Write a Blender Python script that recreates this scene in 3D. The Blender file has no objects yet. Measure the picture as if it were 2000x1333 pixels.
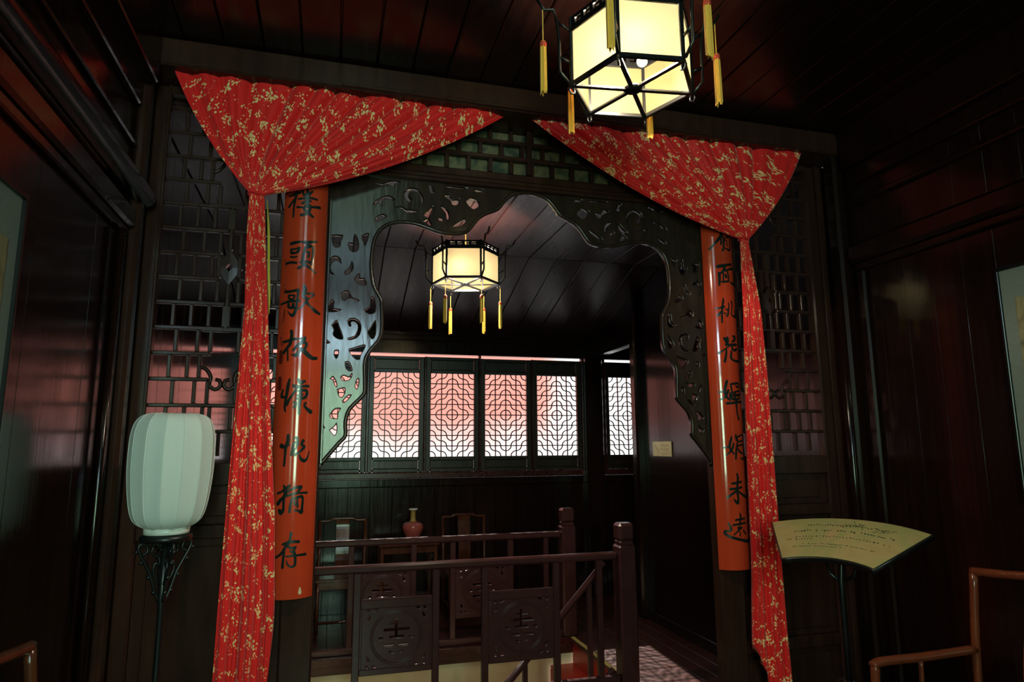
import bpy, bmesh, math, random
from mathutils import Vector, Matrix
random.seed(7)
S = bpy.context.scene
COL = S.collection
R = math.radians
PI = math.pi

# ------------------------------------------------------------------ camera, light, exposure
cam = bpy.data.cameras.new('camera')
cam.sensor_width = 36.0
cam.lens = 36.0 * 1272.47 / 2000.0
cam_o = bpy.data.objects.new('camera', cam)
COL.objects.link(cam_o)
yaw, pitch, roll = R(15.557), R(9.112), R(-0.36)
fw = Vector((math.sin(yaw) * math.cos(pitch), math.cos(yaw) * math.cos(pitch), math.sin(pitch)))
rt = Vector((math.cos(yaw), -math.sin(yaw), 0))
up = rt.cross(fw)
rt2 = rt * math.cos(roll) + up * math.sin(roll)
up2 = up * math.cos(roll) - rt * math.sin(roll)
mw = Matrix((rt2, up2, -fw)).transposed().to_4x4()
mw.translation = (0, 0, 1.6)
cam_o.matrix_world = mw
cam.clip_start = 0.05
S.camera = cam_o

S.view_settings.view_transform = 'Standard'
S.view_settings.look = 'None'
S.view_settings.exposure = 0.0
S.view_settings.gamma = 1.0
S.view_settings.use_curve_mapping = False

w = bpy.data.worlds.new('sky'); S.world = w
w.use_nodes = True
bg = w.node_tree.nodes['Background']
bg.inputs[0].default_value = (0.92, 0.95, 1.0, 1)
bg.inputs[1].default_value = 2.6

def light(kind, name, loc, energy, color, rot=None, **kw):
    d = bpy.data.lights.new(name, kind)
    d.energy = energy; d.color = color
    for k, v in kw.items(): setattr(d, k, v)
    o = bpy.data.objects.new(name, d); COL.objects.link(o)
    o.location = loc
    if rot: o.rotation_euler = rot
    return o

# low sun behind the back windows: falls through the lattice on the floor and the rails
sd = Vector((-0.06, -1.0, -0.84))
so = light('SUN', 'sun', (0, 12, 9), 13.0, (1.0, 0.92, 0.82), angle=R(0.6))
so.rotation_euler = sd.to_track_quat('-Z', 'Y').to_euler()
# daylight in the window openings behind the photographer (sky above, garden green below)
WY = -1.78
light('AREA', 'window_daylight_sky', (0.10, WY - 0.10, 2.90), 36.0, (0.55, 0.86, 1.0), (R(90), 0, 0), shape='RECTANGLE', size=0.9, size_y=0.4)
light('AREA', 'window_daylight_garden', (0.10, WY - 0.10, 1.85), 70.0, (0.54, 1.0, 0.61), (R(90), 0, 0), shape='RECTANGLE', size=0.9, size_y=1.3)

# ------------------------------------------------------------------ materials
MATS = {}
def nm(name):
    m = bpy.data.materials.new(name); m.use_nodes = True
    nt = m.node_tree
    return m, nt, nt.nodes['Principled BSDF']

def lacquer(name, c1, c2, rough=0.28, scale=(6, 6, 0.5), bump=0.06, coat=0.0, spec=0.5, rvar=0.12, bscale=None):
    """glossy lacquered wood with long grain streaks and faint waviness"""
    m, nt, b = nm(name); N = nt.nodes.new; L = nt.links.new
    tc = N('ShaderNodeTexCoord'); oi = N('ShaderNodeObjectInfo')
    add = N('ShaderNodeVectorMath'); add.operation = 'ADD'
    mul = N('ShaderNodeMath'); mul.operation = 'MULTIPLY'; mul.inputs[1].default_value = 23.0
    L(oi.outputs['Random'], mul.inputs[0]); L(tc.outputs['Object'], add.inputs[0]); L(mul.outputs[0], add.inputs[1])
    mp = N('ShaderNodeMapping'); mp.inputs['Scale'].default_value = scale; L(add.outputs[0], mp.inputs[0])
    n1 = N('ShaderNodeTexNoise'); n1.inputs['Scale'].default_value = 4; n1.inputs['Detail'].default_value = 6; L(mp.outputs[0], n1.inputs[0])
    n2 = N('ShaderNodeTexNoise'); n2.inputs['Scale'].default_value = 9; n2.inputs['Detail'].default_value = 3; L(mp.outputs[0], n2.inputs[0])
    rp = N('ShaderNodeValToRGB'); rp.color_ramp.elements[0].position = 0.3; rp.color_ramp.elements[1].position = 0.72
    rp.color_ramp.elements[0].color = (*c1, 1); rp.color_ramp.elements[1].color = (*c2, 1)
    L(n1.outputs[0], rp.inputs[0]); L(rp.outputs[0], b.inputs['Base Color'])
    mr = N('ShaderNodeMapRange'); mr.inputs[3].default_value = max(0.03, rough - rvar); mr.inputs[4].default_value = rough + rvar
    L(n2.outputs[0], mr.inputs[0]); L(mr.outputs[0], b.inputs['Roughness'])
    bp = N('ShaderNodeBump'); bp.inputs['Strength'].default_value = bump; bp.inputs['Distance'].default_value = 0.02
    L(n1.outputs[0], bp.inputs['Height']); L(bp.outputs[0], b.inputs['Normal'])
    b.inputs['Specular IOR Level'].default_value = spec
    b.inputs['Coat Weight'].default_value = coat; b.inputs['Coat Roughness'].default_value = 0.05
    MATS[name] = m
    return m

def plain(name, c, rough=0.5, metal=0.0, spec=0.5, bump=0.0, bs=40):
    m, nt, b = nm(name); N = nt.nodes.new; L = nt.links.new
    tc = N('ShaderNodeTexCoord')
    n1 = N('ShaderNodeTexNoise'); n1.inputs['Scale'].default_value = bs; n1.inputs['Detail'].default_value = 4
    L(tc.outputs['Object'], n1.inputs[0])
    mx = N('ShaderNodeMix'); mx.data_type = 'RGBA'
    mx.inputs[6].default_value = (c[0] * .8, c[1] * .8, c[2] * .8, 1); mx.inputs[7].default_value = (min(1, c[0] * 1.15), min(1, c[1] * 1.15), min(1, c[2] * 1.15), 1)
    L(n1.outputs[0], mx.inputs[0]); L(mx.outputs[2], b.inputs['Base Color'])
    b.inputs['Roughness'].default_value = rough; b.inputs['Metallic'].default_value = metal
    b.inputs['Specular IOR Level'].default_value = spec
    if bump:
        bp = N('ShaderNodeBump'); bp.inputs['Strength'].default_value = bump; bp.inputs['Distance'].default_value = 0.01
        L(n1.outputs[0], bp.inputs['Height']); L(bp.outputs[0], b.inputs['Normal'])
    MATS[name] = m
    return m

M_WALL = lacquer('wall_lacquer', (0.007, 0.0025, 0.0018), (0.015, 0.005, 0.0035), 0.17, (9, 9, 0.35), 0.035, rvar=0.08)
M_CEIL = lacquer('ceiling_lacquer', (0.007, 0.0024, 0.0018), (0.013, 0.0042, 0.0032), 0.24, (9, 0.35, 9), 0.06, rvar=0.1)
M_CEIL2 = lacquer('roof_board_lacquer', (0.026, 0.009, 0.009), (0.042, 0.015, 0.015), 0.30, (3, 0.25, 3), 0.035, rvar=0.10, spec=0.26)
M_FLOOR = lacquer('floor_wood', (0.035, 0.009, 0.006), (0.07, 0.018, 0.012), 0.32, (0.5, 8, 8), 0.06)
M_SCREEN = lacquer('screen_lacquer', (0.026, 0.010, 0.007), (0.044, 0.018, 0.012), 0.22, (5, 5, 0.8), 0.03, rvar=0.08, spec=0.22)
M_CARVE = lacquer('carving_lacquer', (0.020, 0.011, 0.008), (0.038, 0.022, 0.015), 0.16, (6, 6, 1.2), 0.07, rvar=0.07, spec=0.36)
M_WIN = lacquer('window_wood', (0.014, 0.008, 0.006), (0.030, 0.018, 0.012), 0.34, (6, 6, 0.8), 0.05)
M_RED = lacquer('red_post_lacquer', (0.035, 0.006, 0.005), (0.050, 0.009, 0.007), 0.28, (3, 3, 3), 0.0)
M_RAIL = lacquer('railing_lacquer', (0.050, 0.016, 0.016), (0.066, 0.022, 0.021), 0.24, (3, 3, 3), 0.0, rvar=0.05, spec=0.4)
M_CHAIR = lacquer('chair_wood', (0.12, 0.024, 0.010), (0.16, 0.034, 0.013), 0.24, (3, 3, 1.5), 0.0)
M_CHAIR_D = lacquer('dark_chair_wood', (0.05, 0.014, 0.007), (0.10, 0.028, 0.011), 0.2, (8, 8, 1.5), 0.03)
M_BLACK = plain('black_lacquer', (0.006, 0.006, 0.006), 0.28)
M_IRON = plain('black_painted_iron', (0.008, 0.009, 0.009), 0.35)
M_BOARD = lacquer('orange_bamboo_lacquer', (0.50, 0.042, 0.014), (0.58, 0.054, 0.018), 0.13, (5, 5, 0.5), 0.006, coat=0.5, rvar=0.04)
M_INK = plain('ink', (0.004, 0.014, 0.012), 0.25)
M_SEAL = plain('faded_ink', (0.12, 0.012, 0.006), 0.4)
M_GOLD = plain('tassel_thread', (0.92, 0.42, 0.04), 0.7, bs=120)
M_GOLD.node_tree.nodes['Principled BSDF'].inputs['Sheen Weight'].default_value = 0.3
M_BINDR = plain('red_thread', (0.6, 0.05, 0.02), 0.7)
M_CREAM = plain('cream_plaster', (0.62, 0.50, 0.30), 0.7, bs=3)
M_TRIM = plain('yellow_edge_trim', (0.55, 0.42, 0.12), 0.4)
M_STEP = plain('red_step_paint', (0.42, 0.028, 0.012), 0.35, bs=6)
M_SIGN = plain('yellow_plastic_sign', (0.90, 0.88, 0.45), 0.3, bs=20)
M_VASE = plain('pink_glaze', (0.36, 0.075, 0.06), 0.15, bs=18)
M_VASEG = plain('gold_glaze', (0.35, 0.20, 0.05), 0.25, bs=60)
M_WHITE = plain('white_glaze', (0.75, 0.72, 0.66), 0.3)
M_LINING = plain('yellow_lining', (0.55, 0.42, 0.05), 0.8)
M_MAT = plain('grey_green_mount', (0.15, 0.175, 0.15), 0.7, bs=60)
M_OUTW = plain('white_plaster', (0.88, 0.87, 0.85), 0.9, bs=2)
def red_white_wall():
    """red limewash blending into white towards the foot and the right end of the wall"""
    m, nt, b = nm('red_to_white_limewash'); N = nt.nodes.new; L = nt.links.new
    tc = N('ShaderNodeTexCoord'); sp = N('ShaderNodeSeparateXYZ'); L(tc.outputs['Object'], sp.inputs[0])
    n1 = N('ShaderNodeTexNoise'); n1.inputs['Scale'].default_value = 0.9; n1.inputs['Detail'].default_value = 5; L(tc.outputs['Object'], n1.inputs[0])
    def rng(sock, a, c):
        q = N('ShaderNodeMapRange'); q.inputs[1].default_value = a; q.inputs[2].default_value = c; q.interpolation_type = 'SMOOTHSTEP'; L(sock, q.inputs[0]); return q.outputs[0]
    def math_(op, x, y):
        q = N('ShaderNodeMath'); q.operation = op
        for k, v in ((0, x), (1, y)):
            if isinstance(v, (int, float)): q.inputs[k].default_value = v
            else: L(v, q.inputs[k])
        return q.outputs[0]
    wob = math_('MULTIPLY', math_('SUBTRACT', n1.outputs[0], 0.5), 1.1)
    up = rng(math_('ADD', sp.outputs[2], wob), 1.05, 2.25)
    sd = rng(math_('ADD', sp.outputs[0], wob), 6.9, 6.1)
    f = math_('MULTIPLY', up, sd)  # red share: drops to white lower down and at the right end, noisy border
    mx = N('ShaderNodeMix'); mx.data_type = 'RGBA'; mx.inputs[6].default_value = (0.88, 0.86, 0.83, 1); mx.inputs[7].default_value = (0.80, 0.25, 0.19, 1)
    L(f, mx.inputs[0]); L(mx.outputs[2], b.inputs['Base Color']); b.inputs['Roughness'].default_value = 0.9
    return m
M_OUTR = red_white_wall()
M_GROUND = plain('pale_paving', (0.62, 0.60, 0.56), 0.9, bs=1)

def mottled(name, cols, scale=3.0, rough=0.7, detail=3, distort=0.4):
    m, nt, b = nm(name); N = nt.nodes.new; L = nt.links.new
    tc = N('ShaderNodeTexCoord'); n1 = N('ShaderNodeTexNoise')
    n1.inputs['Scale'].default_value = scale; n1.inputs['Detail'].default_value = detail; n1.inputs['Distortion'].default_value = distort
    L(tc.outputs['Object'], n1.inputs[0])
    rp = N('ShaderNodeValToRGB'); el = rp.color_ramp.elements
    while len(el) < len(cols): el.new(0.5)
    for i, c in enumerate(cols):
        el[i].position = 0.28 + 0.44 * i / (len(cols) - 1); el[i].color = (*c, 1)
    L(n1.outputs[0], rp.inputs[0]); L(rp.outputs[0], b.inputs['Base Color']); b.inputs['Roughness'].default_value = rough
    MATS[name] = m
    return m
M_OLIVE = mottled('painted_transom_panel', [(0.010, 0.014, 0.014), (0.035, 0.045, 0.024), (0.16, 0.12, 0.055), (0.025, 0.034, 0.030)], 11)
M_FAN = mottled('aged_fan_paper', [(0.30, 0.21, 0.08), (0.37, 0.27, 0.11), (0.27, 0.25, 0.09), (0.42, 0.25, 0.12)], 6, 0.5)
M_PAINT = mottled('painting', [(0.05, 0.04, 0.02), (0.16, 0.13, 0.06), (0.24, 0.20, 0.10), (0.10, 0.10, 0.05)], 9, 0.6, 6, 1.2)

def cloth_mat():
    """red silk with clustered cream blossom print"""
    m, nt, b = nm('red_blossom_silk'); N = nt.nodes.new; L = nt.links.new
    uv = N('ShaderNodeUVMap'); uv.uv_map = 'UVMap'
    v = N('ShaderNodeTexVoronoi'); v.inputs['Scale'].default_value = 84; L(uv.outputs[0], v.inputs['Vector'])
    n = N('ShaderNodeTexNoise'); n.inputs['Scale'].default_value = 15; n.inputs['Detail'].default_value = 2.0; L(uv.outputs[0], n.inputs['Vector'])
    nf = N('ShaderNodeTexNoise'); nf.inputs['Scale'].default_value = 130; nf.inputs['Detail'].default_value = 1; L(uv.outputs[0], nf.inputs['Vector'])
    mr = N('ShaderNodeMapRange'); mr.inputs[1].default_value = 0.43; mr.inputs[2].default_value = 0.60
    mr.inputs[3].default_value = 0.0; mr.inputs[4].default_value = 0.54; L(n.outputs[0], mr.inputs[0])
    ad = N('ShaderNodeMath'); ad.operation = 'MULTIPLY_ADD'; ad.inputs[1].default_value = 0.30; ad.inputs[2].default_value = -0.12
    L(nf.outputs[0], ad.inputs[0])
    th = N('ShaderNodeMath'); th.operation = 'ADD'; L(v.outputs['Distance'], th.inputs[0]); L(ad.outputs[0], th.inputs[1])
    lt = N('ShaderNodeMath'); lt.operation = 'LESS_THAN'; L(th.outputs[0], lt.inputs[0]); L(mr.outputs[0], lt.inputs[1])
    cr = N('ShaderNodeValToRGB'); cr.color_ramp.elements[0].color = (0.88, 0.52, 0.20, 1); cr.color_ramp.elements[1].color = (0.98, 0.70, 0.34, 1)
    L(nf.outputs[0], cr.inputs[0])
    mx = N('ShaderNodeMix'); mx.data_type = 'RGBA'; mx.inputs[6].default_value = (0.80, 0.014, 0.012, 1)
    L(cr.outputs[0], mx.inputs[7]); L(lt.outputs[0], mx.inputs[0]); L(mx.outputs[2], b.inputs['Base Color'])
    b.inputs['Roughness'].default_value = 0.6; b.inputs['Specular IOR Level'].default_value = 0.25; b.inputs['Sheen Weight'].default_value = 0.15
    return m
M_CLOTH = cloth_mat()

def paper_mat(name, col, tr=0.6, scale=0.0, face=None):
    """thin translucent lantern paper / silk"""
    m, nt, b = nm(name); N = nt.nodes.new; L = nt.links.new
    out = nt.nodes['Material Output']
    t = N('ShaderNodeBsdfTranslucent'); t.inputs[0].default_value = (*col, 1)
    b.inputs['Base Color'].default_value = (*col, 1); b.inputs['Roughness'].default_value = 0.6
    if scale:
        tc = N('ShaderNodeTexCoord'); wv = N('ShaderNodeTexWave'); wv.inputs['Scale'].default_value = scale; wv.wave_profile = 'SIN'; wv.bands_direction = 'DIAGONAL'
        L(tc.outputs['Object'], wv.inputs[0])
        mx = N('ShaderNodeMix'); mx.data_type = 'RGBA'
        mx.inputs[6].default_value = (col[0] * .82, col[1] * .8, col[2] * .75, 1); mx.inputs[7].default_value = (*col, 1)
        L(wv.outputs[1], mx.inputs[0]); L(mx.outputs[2], t.inputs[0])
        if face: b.inputs['Base Color'].default_value = (*face, 1)
    ms = N('ShaderNodeMixShader'); ms.inputs[0].default_value = tr
    L(b.outputs[0], ms.inputs[1]); L(t.outputs[0], ms.inputs[2]); L(ms.outputs[0], out.inputs[0])
    MATS[name] = m
    return m
M_PAPER = paper_mat('lantern_paper', (0.97, 0.91, 0.76), 0.72, 55, (0.36, 0.27, 0.12))
M_SILK = paper_mat('white_lantern_silk', (0.86, 0.90, 0.86), 0.35)

def emit_mat(name, col, st):
    m, nt, b = nm(name)
    b.inputs['Base Color'].default_value = (*col, 1)
    b.inputs['Emission Color'].default_value = (*col, 1); b.inputs['Emission Strength'].default_value = st
    MATS[name] = m
    return m
M_BULB = emit_mat('lit_bulb', (1.0, 0.82, 0.48), 40)

# ------------------------------------------------------------------ helpers
def tag(o, label=None, cat=None, group=None, kind=None):
    if label: o['label'] = label
    if cat: o['category'] = cat
    if group: o['group'] = group
    if kind: o['kind'] = kind
    return o
def link(o, parent=None, loc=None, rot=None):
    COL.objects.link(o)
    if parent: o.parent = parent
    if loc is not None: o.location = loc
    if rot is not None: o.rotation_euler = rot
    return o
def empty(name, loc, rz=0.0, label=None, cat=None, group=None, kind=None):
    o = bpy.data.objects.new(name, None); o.empty_display_size = 0.1
    link(o, None, loc, (0, 0, rz)); tag(o, label, cat, group, kind)
    return o
def mesh_of(bm, name, mat, smooth=False):
    me = bpy.data.meshes.new(name)
    bmesh.ops.recalc_face_normals(bm, faces=bm.faces[:])
    bm.to_mesh(me); bm.free()
    me.materials.append(mat)
    if smooth: me.polygons.foreach_set('use_smooth', [True] * len(me.polygons))
    return me
def obj(name, bm, mat, parent=None, loc=None, rot=None, smooth=False):
    return link(bpy.data.objects.new(name, mesh_of(bm, name, mat, smooth)), parent, loc, rot)
BOXES = {}
def box_mesh(size, mat, bev):
    k = (round(size[0], 4), round(size[1], 4), round(size[2], 4), mat.name, bev)
    if k not in BOXES:
        bm = bmesh.new(); add_box(bm, (0, 0, 0), size, bev)
        BOXES[k] = mesh_of(bm, 'box', mat)
    return BOXES[k]
def add_box(bm, c, s, bev=0.0, rot=None):
    g = bmesh.ops.create_cube(bm, size=1.0)
    vs = g['verts']
    bmesh.ops.scale(bm, vec=s, verts=vs)
    if bev > 0:
        b = min(bev, min(s) * 0.45)
        es = list({e for v in vs for e in v.link_edges})
        r = bmesh.ops.bevel(bm, geom=es, offset=b, segments=1, affect='EDGES', profile=0.5)
        vs = list({v for f in r['faces'] for v in f.verts} | {v for v in vs if v.is_valid})
    if rot: bmesh.ops.rotate(bm, cent=(0, 0, 0), matrix=rot, verts=vs)
    bmesh.ops.translate(bm, vec=c, verts=vs)
def box(name, lo, hi, mat, parent=None, base=(0, 0, 0), bev=0.003, rot=None):
    """box from corner to corner (coordinates minus base are local to parent); meshes are shared between equal boxes"""
    s = tuple(abs(hi[i] - lo[i]) for i in range(3))
    c = tuple((hi[i] + lo[i]) / 2 - base[i] for i in range(3))
    return link(bpy.data.objects.new(name, box_mesh(s, mat, bev)), parent, c, rot)
def add_tube(bm, pts, r, n=8, cap=True):
    pts = [Vector(p) for p in pts]; rs = r if isinstance(r, (list, tuple)) else [r] * len(pts)
    d0 = (pts[1] - pts[0]).normalized()
    a = Vector((0, 0, 1)) if abs(d0.z) < 0.9 else Vector((1, 0, 0))
    u = d0.cross(a).normalized(); rings = []
    for i, p in enumerate(pts):
        if i == 0: d = pts[1] - pts[0]
        elif i == len(pts) - 1: d = pts[-1] - pts[-2]
        else: d = (pts[i + 1] - p).normalized() + (p - pts[i - 1]).normalized()
        d.normalize()
        u = (u - d * u.dot(d)).normalized(); v = d.cross(u)
        rings.append([bm.verts.new(p + (u * math.cos(2 * PI * (k + .5) / n) + v * math.sin(2 * PI * (k + .5) / n)) * rs[i]) for k in range(n)])
    for i in range(len(rings) - 1):
        for k in range(n):
            bm.faces.new((rings[i][k], rings[i][(k + 1) % n], rings[i + 1][(k + 1) % n], rings[i + 1][k]))
    if cap:
        bm.faces.new(rings[0]); bm.faces.new(rings[-1][::-1])
def tube(name, pts, r, mat, parent=None, n=8, smooth=True, base=(0, 0, 0)):
    bm = bmesh.new(); add_tube(bm, [Vector(p) - Vector(base) for p in pts], r, n)
    return obj(name, bm, mat, parent, smooth=smooth)
def add_lathe(bm, prof, n=24, c=(0, 0, 0)):
    rings = []
    for (rr, z) in prof:
        rings.append([bm.verts.new((c[0] + rr * math.cos(2 * PI * k / n), c[1] + rr * math.sin(2 * PI * k / n), c[2] + z)) for k in range(n)])
    for i in range(len(rings) - 1):
        for k in range(n): bm.faces.new((rings[i][k], rings[i][(k + 1) % n], rings[i + 1][(k + 1) % n], rings[i + 1][k]))
    bm.faces.new(rings[0][::-1]); bm.faces.new(rings[-1])
def crom(pts, sub=4):
    """Catmull-Rom through points (tuples of any length)"""
    if len(pts) < 3: return [tuple(p) for p in pts]
    P = [pts[0]] + list(pts) + [pts[-1]]; out = []
    for i in range(1, len(P) - 2):
        for s in range(sub):
            t = s / sub
            out.append(tuple(0.5 * ((2 * b) + (-a + c) * t + (2 * a - 5 * b + 4 * c - d) * t * t + (-a + 3 * b - 3 * c + d) * t ** 3)
                             for a, b, c, d in zip(P[i - 1], P[i], P[i + 1], P[i + 2])))
    out.append(tuple(pts[-1]))
    return out
def cut_plate(name, outline, holes, depth, mat, parent=None, bevel=0.003, loc=(0, 0, 0)):
    """flat plate in the XZ plane with pierced holes, real thickness and rounded rims"""
    cu = bpy.data.curves.new(name, 'CURVE'); cu.dimensions = '2D'; cu.fill_mode = 'BOTH'
    cu.extrude = depth / 2 - bevel; cu.bevel_depth = bevel; cu.bevel_resolution = 1
    for poly in [outline] + holes:
        sp = cu.splines.new('POLY'); sp.points.add(len(poly) - 1); sp.use_cyclic_u = True
        for p, (x, z) in zip(sp.points, poly): p.co = (x, z, 0, 1)
    to = bpy.data.objects.new('tmp', cu); COL.objects.link(to)
    bpy.context.view_layer.update()
    me = bpy.data.meshes.new_from_object(to.evaluated_get(bpy.context.evaluated_depsgraph_get()))
    bpy.data.objects.remove(to); bpy.data.curves.remove(cu)
    me.transform(Matrix.Rotation(R(90), 4, 'X')); me.name = name
    me.materials.clear(); me.materials.append(mat)
    return link(bpy.data.objects.new(name, me), parent, loc)
def copy_tree(o, parent=None):
    c = o.copy(); COL.objects.link(c); c.parent = parent
    for ch in list(o.children): copy_tree(ch, c)
    return c

# ------------------------------------------------------------------ traced ornament and brush strokes (metres x 1000 / x 10000)
CHL=[[[[-864,27938,65],[-658,27960,97],[-444,28047,145],[-276,28061,97]],[[-429,28099,113],[-472,27891,113],[-513,27649,97],[-551,27339,88],[-563,26871,80]],[[-502,27788,113],[-658,27593,97],[-830,27408,113]],[[-166,28152,97],[-94,27963,96],[19,27938,80]],[[53,28258,80],[96,27982,192]],[[282,28188,96],[159,28026,96]],[[47,28011,144],[66,27559,144]],[[-345,27747,80],[-8,27813,112],[296,27839,96],[517,27818,96]],[[-156,27541,112],[-32,27636,96],[221,27686,96]],[[50,27557,96],[25,27415,144],[-65,27285,112],[101,27110,143],[368,26909,95]],[[-377,27347,96],[-147,27341,80],[249,27393,96],[661,27451,128],[693,27389,48]],[[182,27470,128],[205,27299,112],[102,27076,143],[-21,26994,111],[-178,26949,127]]],[[[-603,25532,142],[-378,25588,126],[-153,25624,94]],[[-57,25612,110],[163,25616,141],[574,25720,110]],[[-589,25258,94],[-561,25086,126],[-354,25077,94],[-229,25179,109],[-188,25333,94]],[[-570,25256,94],[-380,25264,78],[-204,25333,78]],[[-588,24901,78],[-445,24859,78],[-297,24898,62]],[[-804,24582,110],[-573,24612,109],[-299,24585,93]],[[181,25566,141],[172,25394,141]],[[109,25387,125],[26,25141,109],[-21,24764,109],[-61,24609,78]],[[110,25370,141],[331,25451,125],[432,25399,125],[444,25127,109],[407,24813,78],[369,24552,93]],[[152,25136,94],[247,25131,94],[225,24889,93]],[[30,24666,93],[203,24666,124],[365,24636,93]],[[-125,24623,78],[131,24488,124],[344,24362,93],[589,24181,93]],[[-23,24442,108],[-191,24333,124]]],[[[-789,23196,124],[-490,23209,108],[-166,23273,123]],[[-150,23257,123],[-169,22990,92],[-189,22724,91],[-206,22393,106],[-334,22063,136],[-469,22098,91],[-619,22270,30]],[[-587,23031,92],[-579,22880,92],[-437,22825,76],[-341,22889,76]],[[-586,23014,77],[-314,23005,76],[-355,22856,76]],[[-1023,22623,93],[-777,22679,92],[-553,22730,107],[-81,22744,107]],[[-585,22665,107],[-556,22448,122],[-286,22409,91]],[[-359,22591,122],[-352,22442,122]],[[-174,22393,61],[-35,22398,61],[98,22554,76],[214,22746,107]],[[104,23505,123],[146,23257,169],[94,23003,153],[240,22882,107]],[[246,23116,92],[523,23151,107],[544,23071,92],[398,22933,61],[241,22849,92]],[[239,22915,92],[248,22700,137],[416,22535,91],[648,22349,153],[932,22228,92]]],[[[-380,21304,135],[-356,21157,120],[-377,20913,120],[-416,20702,134],[-560,20512,120],[-732,20293,120]],[[-744,20813,105],[-458,20866,120],[-281,20928,120],[-18,20949,75],[241,21012,120]],[[-525,20511,60],[-515,20316,74],[-486,19928,67]],[[242,20996,120],[140,20842,150],[-51,20655,134],[-257,20409,89]],[[96,20791,120],[298,20771,120],[305,20608,105],[188,20438,119],[22,20382,104],[-107,20185,163],[-343,20216,30]],[[47,20497,134],[189,20422,164],[436,20195,179],[645,20082,149],[853,20103,120]]],[[[-354,19065,82],[-413,18800,130],[-451,18465,130],[-504,18044,113],[-527,17764,97],[-480,17589,64]],[[-650,18575,81],[-715,18260,114],[-478,18272,81]],[[6,19085,82],[131,18928,163],[316,18988,98]],[[-166,18763,130],[38,18731,130],[257,18755,98],[487,18765,114]],[[6,18695,97],[-118,18464,89],[-311,18182,97],[-440,17885,113]],[[14,18518,49],[180,18575,98]],[[174,18699,98],[144,18221,146],[126,17869,113],[126,17484,96]],[[197,18558,98],[387,18565,114],[446,18443,114],[366,18245,114],[129,18186,113],[-38,18183,65]],[[-11,18324,65],[240,18365,81]],[[-115,18024,81],[-12,17973,97],[-88,17779,113]],[[395,17981,97],[348,17856,81],[498,17702,130],[654,17584,162]]],[[[-300,16523,114],[-303,16260,142],[-384,15982,128],[-399,15643,99],[-423,15168,92]],[[-587,16045,185],[-534,16014,156],[-385,15997,85],[-248,16089,71]],[[-50,16382,71],[83,16398,114],[134,16258,100],[128,16056,86]],[[-27,16196,86],[-76,15949,99],[-107,15641,113]],[[-27,16196,71],[92,16196,86],[73,15948,57],[-13,15871,85],[-36,15733,99]],[[42,15640,113],[231,15777,85],[392,15946,114],[404,16039,100],[293,16086,86],[362,16273,129]],[[222,15638,57],[306,15451,114],[465,15371,128],[591,15508,71],[664,15788,43]]],[[[-111,14295,84],[-285,14146,153],[-468,14025,83],[-652,13948,97]],[[-385,14283,84],[-293,13995,139],[-360,13784,139],[-498,13663,125],[-625,13496,152]],[[-358,13754,111],[-364,13543,97],[-364,13243,110],[-468,13093,151],[-540,13212,124]],[[-188,14024,83],[13,14156,98],[308,14223,112],[355,14191,112],[242,14013,84]],[[-270,13828,83],[24,13914,97],[290,13950,84],[640,13949,85]],[[3,13733,83],[-58,13463,97],[-88,13134,97]],[[4,13718,69],[252,13770,98],[419,13793,98],[460,13593,84],[442,13291,98],[420,13096,125],[279,13180,83],[144,13201,83]],[[123,13684,56],[103,13474,83],[237,13438,83],[242,13332,69]],[[227,13680,56],[221,13469,83]]],[[[-311,11746,81],[-106,11801,136],[96,11851,109],[363,11833,110]],[[21,12225,109],[-11,11960,82],[-104,11771,136],[-255,11524,95],[-413,11305,94],[-799,11087,67]],[[-229,11598,81],[-247,11363,101],[-264,11085,94],[-278,10763,107]],[[-70,11652,81],[79,11572,95],[253,11619,68],[157,11464,82]],[[12,11457,54],[161,11360,82],[223,11282,82]],[[186,11462,68],[223,11282,95],[248,11059,95],[229,10841,95],[86,10778,81],[-64,10889,67],[-131,11081,27]],[[-152,11229,54],[108,11246,81],[358,11256,82],[695,11264,110]]]]
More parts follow.
